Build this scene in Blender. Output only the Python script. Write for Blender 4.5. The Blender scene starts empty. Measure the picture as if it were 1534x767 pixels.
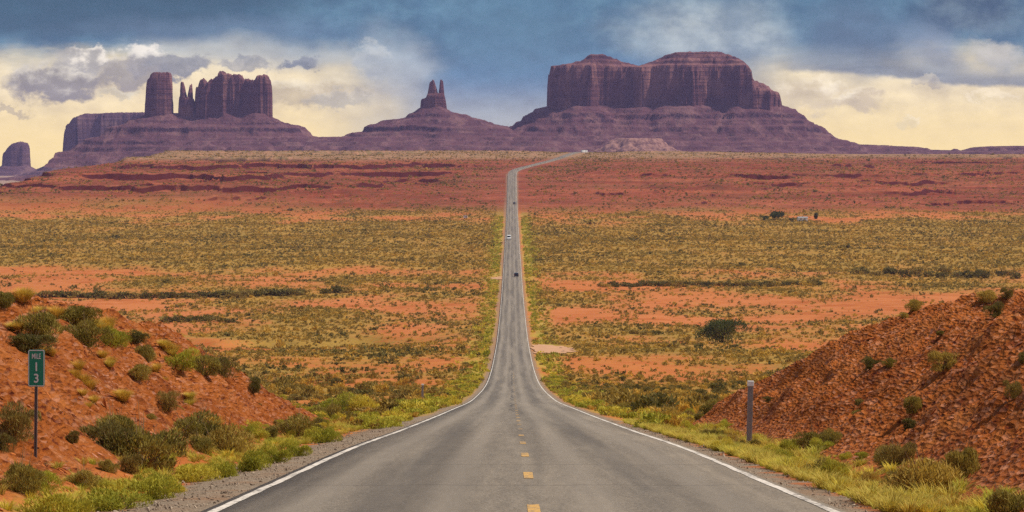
import bpy, bmesh, math, random
import numpy as np
from mathutils import Vector, Matrix

rng = np.random.default_rng(7)
random.seed(7)
S = bpy.context.scene
COL = S.collection
R = math.radians
F = 5000.0                       # focal length in photo pixels (photo 1534 x 767, horizon at row 220)

# ------------------------------------------------------------------ camera
cam_d = bpy.data.cameras.new('camera')
cam = bpy.data.objects.new('camera', cam_d); COL.objects.link(cam)
cam_d.sensor_width = 36.0
cam_d.lens = 36.0 * F / 1534.0
cam_d.shift_y = -(383.5 - 220.0) / 1534.0
cam_d.clip_start = 0.5; cam_d.clip_end = 60000.0
cam.location = (-0.10, 0, 0); cam.rotation_euler = (R(90), 0, 0)
S.camera = cam

# ------------------------------------------------------------------ render settings
S.render.engine = 'CYCLES'
S.cycles.use_denoising = False
S.cycles.max_bounces = 4; S.cycles.diffuse_bounces = 2; S.cycles.glossy_bounces = 2
S.cycles.transmission_bounces = 2; S.cycles.transparent_max_bounces = 6; S.cycles.volume_bounces = 0
S.view_settings.view_transform = 'Standard'; S.view_settings.look = 'None'
S.view_settings.gamma = 1.0; S.view_settings.use_curve_mapping = False
EXPO = 0.42
S.view_settings.exposure = EXPO

# ------------------------------------------------------------------ node helpers
def lin(c):
    return tuple(((v / 255.0 + 0.055) / 1.055) ** 2.4 if v / 255.0 > 0.04045 else v / 255.0 / 12.92 for v in c)

class NT:
    def __init__(s, tree): s.t = tree
    def new(s, typ, **kw):
        n = s.t.nodes.new(typ)
        for k, v in kw.items(): setattr(n, k, v)
        return n
    def put(s, sock, v):
        if v is None: return
        if isinstance(v, (int, float)):
            sock.default_value = v if sock.type == 'VALUE' else ((v,) * 3 if sock.type == 'VECTOR' else (v, v, v, 1))
        elif isinstance(v, (tuple, list)):
            sock.default_value = tuple(v) + ((1,) if sock.type == 'RGBA' and len(v) == 3 else ())
        else: s.t.links.new(v, sock)
    def m(s, op, a, b=None, c=None, clamp=False):
        n = s.new('ShaderNodeMath', operation=op, use_clamp=clamp)
        for i, v in enumerate((a, b, c)): s.put(n.inputs[i], v)
        return n.outputs[0]
    def vm(s, op, a, b=None):
        n = s.new('ShaderNodeVectorMath', operation=op)
        s.put(n.inputs[0], a); s.put(n.inputs[1], b)
        return n.outputs[0]
    def mix(s, f, a, b, blend='MIX'):
        n = s.new('ShaderNodeMix', data_type='RGBA', blend_type=blend)
        s.put(n.inputs[0], f); s.put(n.inputs[6], a); s.put(n.inputs[7], b)
        return n.outputs[2]
    def noise(s, vec, scale, detail=3.0, rough=0.55, col=False, dist=0.0):
        n = s.new('ShaderNodeTexNoise')
        s.put(n.inputs['Vector'], vec); n.inputs['Scale'].default_value = scale
        n.inputs['Detail'].default_value = detail; n.inputs['Roughness'].default_value = rough
        n.inputs['Distortion'].default_value = dist
        return n.outputs['Color' if col else 'Fac']
    def rng(s, v, a, b, c=0.0, d=1.0, smooth=True):
        n = s.new('ShaderNodeMapRange', interpolation_type='SMOOTHSTEP' if smooth else 'LINEAR')
        s.put(n.inputs[0], v)
        for i, q in enumerate((a, b, c, d)): s.put(n.inputs[i + 1], q)
        return n.outputs[0]
    def xyz(s, v):
        n = s.new('ShaderNodeSeparateXYZ'); s.put(n.inputs[0], v); return n.outputs
    def comb(s, x, y, z):
        n = s.new('ShaderNodeCombineXYZ')
        for i, v in enumerate((x, y, z)): s.put(n.inputs[i], v)
        return n.outputs[0]
    def attr(s, name):
        return s.new('ShaderNodeAttribute', attribute_name=name).outputs['Fac']

# ------------------------------------------------------------------ sun and sky
SUN_EL, SUN_AZ = R(56), R(87)           # azimuth measured from the road's direction towards the right
sun_d = bpy.data.lights.new('sun', 'SUN'); sun_d.energy = 3.6; sun_d.angle = R(3); sun_d.color = (1.0, 0.90, 0.76)
sun = bpy.data.objects.new('sun', sun_d); COL.objects.link(sun)
sdir = Vector((math.sin(SUN_AZ) * math.cos(SUN_EL), math.cos(SUN_AZ) * math.cos(SUN_EL), math.sin(SUN_EL)))
sun.rotation_euler = sdir.to_track_quat('Z', 'Y').to_euler()

W = bpy.data.worlds.new('World'); S.world = W; W.use_nodes = True
wt = W.node_tree; wt.nodes.clear(); n = NT(wt)
SKY_STRENGTH = 0.12
CK = 1.0 / SKY_STRENGTH / (2 ** EXPO)
def sc(r, g, b): return tuple(v * CK for v in lin((r, g, b)))
tc = n.new('ShaderNodeTexCoord').outputs['Generated']
dx, dy, dz = n.xyz(tc)
dyc = n.m('MAXIMUM', dy, 0.05)
U = n.m('MULTIPLY', n.m('DIVIDE', dx, dyc), 50.0)       # direction, hundredths: one unit = 1.15 degrees
V = n.m('MULTIPLY', n.m('DIVIDE', dz, dyc), 50.0)
P0 = n.comb(U, V, 0.0)
w1 = n.vm('SUBTRACT', n.noise(n.comb(U, n.m('MULTIPLY', V, 1.6), 3.1), 0.75, 5, 0.55, True), (0.5, 0.5, 0.5))
w3 = n.vm('SUBTRACT', n.noise(n.comb(U, n.m('MULTIPLY', V, 1.2), 4.4), 8.0, 4, 0.6, True), (0.5, 0.5, 0.5))
w2 = n.vm('SUBTRACT', n.noise(n.comb(U, n.m('MULTIPLY', V, 1.3), 8.7), 2.6, 6, 0.6, True), (0.5, 0.5, 0.5))
Psoft = n.vm('ADD', P0, n.vm('MULTIPLY', w1, (1.6, 0.55, 0)))
Ppuff = n.vm('ADD', n.vm('ADD', P0, n.vm('MULTIPLY', w1, (0.5, 0.22, 0))), n.vm('ADD', n.vm('MULTIPLY', w2, (0.75, 0.60, 0)), n.vm('MULTIPLY', w3, (0.20, 0.18, 0))))
Us, Vs, _ = n.xyz(Psoft); Up, Vp, _ = n.xyz(Ppuff)
fine = n.noise(n.comb(U, n.m('MULTIPLY', V, 1.5), 1.0), 1.7, 7, 0.6)
streak = n.noise(n.comb(n.m('MULTIPLY', U, 0.55), n.m('MULTIPLY', V, 3.0), 5.0), 1.1, 5, 0.55)
def blob(px, py, rx, ry, lo=1.0, hi=0.25, puff=False):
    u, v = (Up, Vp) if puff else (Us, Vs)
    a = n.m('DIVIDE', n.m('SUBTRACT', u, (px - 767) / 100.0), rx / 100.0)
    b = n.m('DIVIDE', n.m('SUBTRACT', v, (220 - py) / 100.0), ry / 100.0)
    r = n.m('SQRT', n.m('ADD', n.m('MULTIPLY', a, a), n.m('MULTIPLY', b, b)))
    return n.rng(r, lo, hi)
# horizon glow: warm at both sides, cooler behind the road
glow = n.mix(n.rng(n.m('ADD', V, n.m('MULTIPLY', streak, 0.5)), 0.1, 1.6), sc(284, 252, 166), sc(260, 242, 196))
coolc = n.mix(n.rng(V, 0.25, 1.15), sc(190, 196, 192), sc(96, 140, 172))
cool = n.m('MULTIPLY', n.rng(Us, -3.4, -0.6), n.rng(Us, 4.6, 2.4))
sky = n.mix(cool, glow, coolc)
# upper deck
up = n.rng(n.m('ADD', Vs, n.m('MULTIPLY', n.m('SUBTRACT', streak, 0.5), 0.5)), 1.12, 1.62)
blue = n.mix(n.rng(fine, 0.35, 0.7), sc(80, 120, 148), sc(104, 146, 170))
sky = n.mix(up, sky, blue)
def lay(f, col, k=1.0):
    global sky
    if k != 1.0: f = n.m('MULTIPLY', f, k)
    sky = n.mix(f, sky, col)
lay(blob(60, -10, 520, 92, 1.0, 0.55), sc(64, 100, 122), 0.95)
lay(blob(330, 45, 300, 34, 1.0, 0.2), sc(108, 134, 158), 0.6)
lay(blob(380, 78, 260, 34, 1.0, 0.2), sc(206, 208, 200), 0.75)
lay(blob(590, 92, 85, 70, 1.0, 0.1), sc(182, 194, 200), 0.8)
lay(blob(770, 60, 150, 100, 1.0, 0.3), sc(94, 136, 162), 0.7)
lay(blob(1060, 50, 190, 75, 1.0, 0.3), n.mix(n.rng(fine, 0.3, 0.75), sc(140, 160, 174), sc(192, 203, 204)), 0.95)
lay(blob(1290, 60, 95, 90, 1.0, 0.2), sc(98, 126, 150), 0.9)
lay(blob(1385, 75, 75, 70, 1.0, 0.2), sc(150, 166, 184), 0.7)
lay(blob(1470, 15, 140, 62, 1.0, 0.4), n.mix(n.rng(fine, 0.35, 0.7), sc(72, 100, 126), sc(114, 136, 152)), 0.95)
lay(blob(1495, 84, 52, 30, 1.0, 0.2, True), sc(214, 210, 198), 0.9)
# flat dark base of the right deck, then the bright gap under it
edge = n.m('ADD', n.rng(U, 4.2, 7.6, 1.12, 0.86), n.m('MULTIPLY', n.m('SUBTRACT', fine, 0.5), 0.22))
right = n.rng(Us, 3.7, 4.6)
base = n.m('MULTIPLY', right, n.m('MULTIPLY', n.rng(n.m('SUBTRACT', V, edge), -0.03, 0.06), n.rng(n.m('SUBTRACT', V, edge), 0.55, 0.12)))
lay(base, n.mix(n.rng(streak, 0.35, 0.65), sc(104, 124, 140), sc(142, 154, 160)), 0.85)
# puffs with lit tops
def puff(px, py, rx, ry, lo, hi, k=1.0, sharp=0.56):
    f = blob(px, py, rx, ry, 1.0, sharp, True)
    top = n.rng(n.m('ADD', Vp, n.m('MULTIPLY', n.m('SUBTRACT', fine, 0.5), 1.0)), (220 - py - ry * 0.15) / 100.0, (220 - py + ry * 0.9) / 100.0)
    lay(f, n.mix(top, lo, hi), k)
puff(85, 122, 92, 34, sc(150, 146, 138), sc(240, 232, 212), 0.95)
puff(125, 92, 62, 18, sc(190, 186, 176), sc(266, 256, 236), 0.95)
puff(215, 90, 45, 26, sc(186, 184, 178), sc(264, 256, 240), 0.9)
puff(275, 98, 62, 19, sc(132, 138, 144), sc(160, 162, 162), 0.9)
puff(200, 112, 70, 26, sc(150, 148, 146), sc(176, 172, 166), 0.8)
puff(365, 96, 40, 11, sc(142, 148, 152), sc(176, 176, 172), 0.7)
puff(445, 92, 42, 13, sc(124, 136, 148), sc(150, 158, 166), 0.85)
puff(180, 140, 40, 10, sc(226, 214, 176), sc(248, 238, 204), 0.8)
puff(20, 166, 40, 10, sc(204, 188, 150), sc(230, 212, 168), 0.7)
puff(440, 140, 95, 28, sc(216, 198, 152), sc(258, 244, 206), 0.8)
puff(505, 150, 65, 20, sc(200, 194, 170), sc(244, 234, 206), 0.75)
puff(560, 88, 32, 34, sc(180, 190, 194), sc(216, 220, 216), 0.65)
puff(1215, 142, 60, 30, sc(246, 226, 178), sc(282, 266, 228), 0.9, 0.45)
puff(1285, 154, 60, 20, sc(236, 216, 172), sc(280, 264, 224), 0.9, 0.45)
puff(1365, 184, 32, 9, sc(262, 240, 180), sc(282, 262, 210), 0.7)
puff(1470, 145, 60, 10, sc(262, 240, 180), sc(282, 262, 214), 0.7)
puff(1385, 124, 26, 10, sc(196, 188, 170), sc(226, 216, 190), 0.6)
# the rest of the sky: Nishita broken by grey cloud
nish = n.new('ShaderNodeTexSky', sky_type='NISHITA')
nish.sun_disc = False; nish.sun_elevation = SUN_EL; nish.sun_rotation = SUN_AZ
nish.altitude = 1600; nish.air_density = 1.0; nish.dust_density = 1.5
cl = n.rng(n.noise(tc, 2.2, 6, 0.6), 0.38, 0.62)
rest = n.mix(cl, nish.outputs[0], sc(138, 141, 146))
front = n.m('MULTIPLY', n.rng(dy, 0.80, 0.95), n.rng(V, 6.0, 2.6))
low = n.rng(dz, 0.0, -0.02)
final = n.mix(front, rest, sky)
# billows catch light on the side of the sun
bp = n.comb(U, n.m('MULTIPLY', V, 1.7), 2.0); bq = n.vm('ADD', bp, (0.16, 0.20, 0.0))
rel = n.m('SUBTRACT', n.noise(bp, 1.25, 6, 0.58), n.noise(bq, 1.25, 6, 0.58))
rel = n.m('MULTIPLY', rel, n.rng(V, 0.15, 0.8, 0.25, 1.0))
relief = n.m('ADD', n.m('ADD', 1.0, n.m('MULTIPLY', rel, n.rng(V, 0.9, 1.7, 0.9, 0.45))), n.m('MULTIPLY', n.m('SUBTRACT', fine, 0.5), 0.14))
final = n.mix(front, final, n.mix(1.0, final, n.comb(relief, relief, relief), 'MULTIPLY'))
bg = n.new('ShaderNodeBackground'); n.put(bg.inputs[0], final); bg.inputs[1].default_value = SKY_STRENGTH
wo = n.new('ShaderNodeOutputWorld'); wt.links.new(bg.outputs[0], wo.inputs[0])

# ------------------------------------------------------------------ object helpers
def tag(o, label=None, cat=None, group=None, kind=None):
    for k, v in (('label', label), ('category', cat), ('group', group), ('kind', kind)):
        if v: o[k] = v
    return o
def link(name, me, mats=(), parent=None, loc=None, rot=None):
    for m_ in (mats if isinstance(mats, (list, tuple)) else [mats]):
        if m_ is not None: me.materials.append(m_)
    o = bpy.data.objects.new(name, me); COL.objects.link(o)
    if parent: o.parent = parent
    if loc is not None: o.location = loc
    if rot is not None: o.rotation_euler = rot
    return o
def empty(name, loc, rz=0.0):
    o = bpy.data.objects.new(name, None); COL.objects.link(o)
    o.location = loc; o.rotation_euler = (0, 0, rz); o.empty_display_size = 0.3
    return o
def mesh_np(name, verts, quads=None, tris=None, smooth=False, attrs=None, mat_idx=None):
    me = bpy.data.meshes.new(name)
    verts = np.asarray(verts, np.float32)
    parts = []; starts = []; tot = []; at = 0
    if quads is not None and len(quads):
        q = np.asarray(quads, np.int32); parts.append(q.ravel()); starts.append(at + 4 * np.arange(len(q))); tot.append(np.full(len(q), 4)); at += 4 * len(q)
    if tris is not None and len(tris):
        q = np.asarray(tris, np.int32); parts.append(q.ravel()); starts.append(at + 3 * np.arange(len(q))); tot.append(np.full(len(q), 3)); at += 3 * len(q)
    me.vertices.add(len(verts)); me.vertices.foreach_set('co', verts.ravel())
    if parts:
        lv = np.concatenate(parts); st = np.concatenate(starts); tt = np.concatenate(tot)
        me.loops.add(len(lv)); me.loops.foreach_set('vertex_index', lv.astype(np.int32))
        me.polygons.add(len(st)); me.polygons.foreach_set('loop_start', st.astype(np.int32))
        if smooth: me.polygons.foreach_set('use_smooth', np.ones(len(st), bool))
        if mat_idx is not None: me.polygons.foreach_set('material_index', np.asarray(mat_idx, np.int32))
    me.update(calc_edges=True)
    for k, v in (attrs or {}).items():
        a = me.attributes.new(k, 'FLOAT', 'POINT'); a.data.foreach_set('value', np.asarray(v, np.float32).ravel())
    return me
def bm_mesh(name, bm, smooth=False):
    me = bpy.data.meshes.new(name); bm.normal_update(); bm.to_mesh(me); bm.free()
    if smooth:
        for p in me.polygons: p.use_smooth = True
    return me
def add_box(bm, c, s, rot=None, bevel=0.0):
    M = Matrix.Translation(c) @ (rot.to_4x4() if rot else Matrix()) @ Matrix.Diagonal((s[0], s[1], s[2], 1))
    g = bmesh.ops.create_cube(bm, size=1.0, matrix=M)
    if bevel:
        es = list({e for v in g['verts'] for e in v.link_edges})
        bmesh.ops.bevel(bm, geom=es, offset=bevel, segments=2, affect='EDGES', profile=0.6)
def add_cyl(bm, p0, p1, r0, r1=None, seg=10):
    p0 = Vector(p0); p1 = Vector(p1); d = p1 - p0
    M = Matrix.Translation((p0 + p1) / 2) @ d.to_track_quat('Z', 'Y').to_matrix().to_4x4()
    bmesh.ops.create_cone(bm, cap_ends=True, segments=seg, radius1=r0, radius2=r0 if r1 is None else r1, depth=d.length, matrix=M)

# ------------------------------------------------------------------ noise for the land forms
def _h(ix, iy, seed):
    with np.errstate(over='ignore'):
        h = (ix.astype(np.uint32) * np.uint32(374761393) + iy.astype(np.uint32) * np.uint32(668265263) + np.uint32(seed * 1442695041 & 0xffffffff))
        h = (h ^ (h >> np.uint32(13))) * np.uint32(1274126177)
        h = h ^ (h >> np.uint32(16))
    return h
def pn(x, y, seed=0):
    x = np.asarray(x, float); y = np.asarray(y, float); x, y = np.broadcast_arrays(x, y)
    x0 = np.floor(x); y0 = np.floor(y); fx = x - x0; fy = y - y0
    ix = x0.astype(np.int64); iy = y0.astype(np.int64)
    def g(i, j):
        a = _h((ix + i) & 0xffffffff, (iy + j) & 0xffffffff, seed).astype(float) * (2 * math.pi / 4294967296.0)
        return np.cos(a) * (fx - i) + np.sin(a) * (fy - j)
    ux = fx * fx * fx * (fx * (fx * 6 - 15) + 10); uy = fy * fy * fy * (fy * (fy * 6 - 15) + 10)
    a = g(0, 0); b = g(1, 0); c = g(0, 1); d = g(1, 1)
    return (a + ux * (b - a) + uy * (c - a + ux * (a - b - c + d))) * 1.5
def fbm(x, y, o=4, seed=0, gain=0.5):
    s = 0.0; a = 1.0; f = 1.0
    for k in range(o):
        s = s + a * pn(x * f, y * f, seed + 17 * k); a *= gain; f *= 2.03
    return s
def ridged(x, y, o=4, seed=0, gain=0.5):
    s = 0.0; a = 1.0; f = 1.0
    for k in range(o):
        s = s + a * (1 - 2 * np.abs(pn(x * f, y * f, seed + 17 * k))); a *= gain; f *= 2.03
    return s
def sm(v, a, b):
    t = np.clip((v - a) / (b - a), 0, 1); return t * t * (3 - 2 * t)
def pchip(xs, ys):
    xs = np.array(xs, float); ys = np.array(ys, float); h = np.diff(xs); dl = np.diff(ys) / h
    m = np.zeros_like(xs); m[0] = dl[0]; m[-1] = dl[-1]
    for i in range(1, len(xs) - 1):
        if dl[i - 1] * dl[i] > 0:
            w1_ = 2 * h[i] + h[i - 1]; w2_ = h[i] + 2 * h[i - 1]
            m[i] = (w1_ + w2_) / (w1_ / dl[i - 1] + w2_ / dl[i])
    def f(x):
        x = np.asarray(x, float); i = np.clip(np.searchsorted(xs, x) - 1, 0, len(h) - 1)
        t = np.clip((x - xs[i]) / h[i], 0, 1); t2 = t * t; t3 = t2 * t
        return ys[i] * (2 * t3 - 3 * t2 + 1) + h[i] * m[i] * (t3 - 2 * t2 + t) + ys[i + 1] * (-2 * t3 + 3 * t2) + h[i] * m[i + 1] * (t3 - t2)
    return f

# ------------------------------------------------------------------ the land
road_z = pchip([-80, 0, 20, 39, 48.5, 71, 106, 190, 309, 507, 629, 847, 1060, 1275, 1736, 2315, 3100, 3400, 3700, 4200, 4400, 5000, 6500, 16000],
               [0.6, -1.58, -2.95, -4.27, -4.92, -6.46, -9.0, -15.0, -23.3, -35.2, -40.6, -47.3, -50.2, -51.0, -49.7, -43.6, -22.2, -18.0, -14.2, -6.4, -6.6, -11, -18, -25])
def road_x(d):
    t = (np.asarray(d, float) - 3110) / 45.0
    return 0.078 * 45.0 * np.logaddexp(0, np.clip(t, -40, 200))
ROADX = 0.04
def bank_h(a, d, side):
    toe = np.where(side < 0, 6.0, 5.7) + 0.5 * pn(d / 9.0, side * 3.0, 5)
    q = a - toe
    h = np.interp(q, [0, 1.2, 3.3, 5.6, 8, 11.5, 20, 60], [0, 0.60, 2.15, 3.55, 4.0, 4.2, 4.35, 4.5])
    fall = 1 - sm(d + 9 * pn(a / 7.0, d / 25.0, 6), 100, 165)
    return h * fall
def ground(x, d, detail=True, full=False):
    x = np.asarray(x, float); d = np.asarray(d, float); x, d = np.broadcast_arrays(x, d)
    xr = road_x(d) + ROADX; rx = x - xr; a = np.abs(rx); side = np.sign(rx)
    rz = road_z(d)
    far = sm(d, 1900, 2500)
    # valley floor and hillside
    amp = 1.3 * sm(d, 140, 420)
    z = rz - 0.45 * sm(a, 5.2, 9) - 0.5 * sm(a, 10, 40) * sm(d, 150, 400)
    z = z + amp * fbm(x / 95.0, d / 130.0, 3, 11) * sm(a, 7, 45) * 1.0
    # a wash cut running across the valley on the left
    wl = 865 + 60 * fbm(x / 70.0, 0.3, 3, 71)
    z = z - 1.7 * sm(a, 12, 25) * sm(-x, 8, 20) * sm(d, wl - 70, wl - 5) * (1 - sm(d, wl, wl + 7))
    # escarpment beyond 2.2 km
    dw = d + far * (330 * fbm(x / 420.0 + 3.3, d / 700.0, 3, 21) + 60 * fbm(x / 70.0, d / 140.0, 3, 22))
    hi = road_z(np.where(d > 2000, np.maximum(dw, 2000 + 0 * d), d))
    hi = np.where(d > 4350, np.minimum(hi, road_z(d)), hi)
    flo = np.interp(d, [0, 1736, 2300, 3000, 5000, 8000, 15000], [-49, -49.7, -49, -50, -64, -78, -118])
    lm = sm(x + 26 * fbm(x / 160.0, d / 300.0, 3, 31) + 0.02 * (d - 3300), -478, -388)
    zp = flo + (hi - flo) * lm + 6.5 * sm(d, 2320, 2750) * (1 - lm) * (1 - sm(d, 3200, 4600))
    zp = zp + 6.5 * sm(-x, 50, 190) * sm(d + 160 * fbm(x / 130.0, 0.7, 2, 47), 2560, 2950) * (1 - sm(d, 3250, 4000)) * lm
    zp = zp - 4.6 * sm(x, 120, 480) * sm(d, 3200, 4300) * (1 - sm(d, 5200, 6400))
    # hard beds: steps at fixed heights
    stepw = np.clip(0.22 + 1.1 * pn(x / 150.0, d / 420.0, 41) + 0.7 * pn(x / 48.0, d / 260.0, 48) + 0.75 * sm(-x, 60, 260), 0.0, 1.0) * sm(d, 2300, 2500) * (1 - sm(d, 4000, 4300))
    hs = 6.0
    nq = 0.14 * pn(x / 90.0, d / 200.0, 42) + 0.17 * fbm(x / 22.0, d / 60.0, 4, 44)
    q = zp / hs + nq; fl = np.floor(q); fr = q - fl
    zt = (fl + 0.25 * fr + 0.75 * sm(fr, 0.86, 0.93)) * hs - hs * nq
    zp = zp + (zt - zp) * stepw
    zp = zp + 1.1 * ridged(x / 40.0, d / 90.0, 4, 43) * sm(d, 2250, 2500)
    z = z + (zp - z) * far
    # road cut banks
    bh = bank_h(a, d, side)
    z = z + bh
    bm_ = sm(bh, 0.03, 0.5)
    if detail:
        near = 1 - sm(d, 170, 400)
        # broken shale: ledges running down the bank, plus lumps
        sh = side * (rx) * 0.0
        rough = 0.17 * (ridged((d + 0.25 * a) / 0.75, a / 2.0, 4, 51, 0.62) - 1.1) + 0.20 * fbm(x / 2.4, d / 3.0, 4, 52) + 0.40 * fbm(x / 5.5, d / 7.0, 2, 56) - 0.45 * (ridged((d + 0.6 * a) / 7.5, a / 26.0, 2, 57) - 0.4) * sm(a, 7, 10)
        rough = rough + 0.12 * np.abs(pn((d + a) / 3.0, a / 1.2, 55))
        z = z + bm_ * near * rough * sm(bh, 0.0, 1.2)
        z = z + 0.05 * fbm(x / 0.8, d / 1.1, 3, 53) * sm(a, 4.6, 6.0) * near
        z = z + 0.22 * fbm(x / 9.0, d / 12.0, 3, 54) * sm(a, 9, 16) * sm(d, 120, 260) * (1 - sm(d, 1500, 2600))
    # road bed and shoulders
    drop = 0.05 + 0.00016 * np.maximum(d, 0)
    bed = rz - drop - 0.10 * sm(a, 4.3, 5.6)
    w = sm(a, 4.9 + 0.0022 * np.maximum(d, 0), 7.0 + 0.007 * np.maximum(d, 0) + 60 * far)
    z = bed + (z - bed) * w
    if not full: return z
    return z, dict(a=a, rx=rx, bank=bm_, far=far, lm=lm, bh=bh)
_ds = np.concatenate([np.arange(25, 200, 0.1), np.geomspace(200, 7000, 9000)])
_near = _ds < 200
def at(px, py, near=False):
    """the point of the land seen at a photo position, and the picture's scale there (px per metre)"""
    u = (px - 767) / F; v = -(py - 220) / F
    x_ = u * _ds - 0.10
    g = np.concatenate([ground(x_[_near], _ds[_near]), ground(x_[~_near], _ds[~_near], detail=False)])
    gap = g - v * _ds
    hit = gap >= 0
    i = int(np.argmax(hit))
    if near and (px < 395 or px > 1180) and (not hit.any() or _ds[i] > 135):
        c = (_ds > 60) & (_ds < 118)
        k = int(np.argmax(np.where(c, gap / _ds, -9)))
        if gap[k] > -1.2: i = k
    d = float(_ds[i]); x = u * d - 0.10
    return Vector((x, d, float(ground(np.array([x]), np.array([d]))[0]))), F / d
def dens(x, d, a):
    """how thickly the scrub grows, 0..1"""
    nz = fbm(x / 38.0, d / 85.0, 3, 61); nb = fbm(x / 130.0, d / 240.0, 2, 62)
    base = np.interp(d, [100, 160, 300, 480, 560, 820, 880, 1130, 1180, 1260, 1300, 1390, 1450, 1950, 2110, 2200, 2290, 2700, 16000],
                     [.45, .55, .68, .66, .70, .62, .46, .44, .54, .56, .52, .56, .92, .95, .80, .50, .50, .62, .66])
    k_ = 1 - 0.55 * sm(d, 1380, 1500) * (1 - sm(d, 2000, 2150))
    s = np.clip(base + (0.50 * nz + 0.34 * nb) * k_, 0, 1)
    return s * sm(a, 5.0, 6.5)

# ------------------------------------------------------------------ materials
def new_mat(name, rough=0.9, spec=0.15):
    m_ = bpy.data.materials.new(name); m_.use_nodes = True
    t = m_.node_tree; b = t.nodes['Principled BSDF']; b.inputs['Roughness'].default_value = rough
    b.inputs['Specular IOR Level'].default_value = spec
    return m_, NT(t), b
def bump(nt, b, h, strength, dist):
    bn = nt.new('ShaderNodeBump'); bn.inputs['Strength'].default_value = strength; bn.inputs['Distance'].default_value = dist
    nt.put(bn.inputs['Height'], h); nt.t.links.new(bn.outputs[0], b.inputs['Normal'])
def flat_mat(name, col, rough=0.6, spec=0.3, var=0.15, scale=6.0):
    m_, nt, b = new_mat(name, rough, spec)
    p = nt.new('ShaderNodeTexCoord').outputs['Object']
    f = nt.noise(p, scale, 4)
    nt.put(b.inputs['Base Color'], nt.mix(f, tuple(c * (1 - var) for c in col), tuple(min(1, c * (1 + var)) for c in col)))
    return m_

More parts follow.
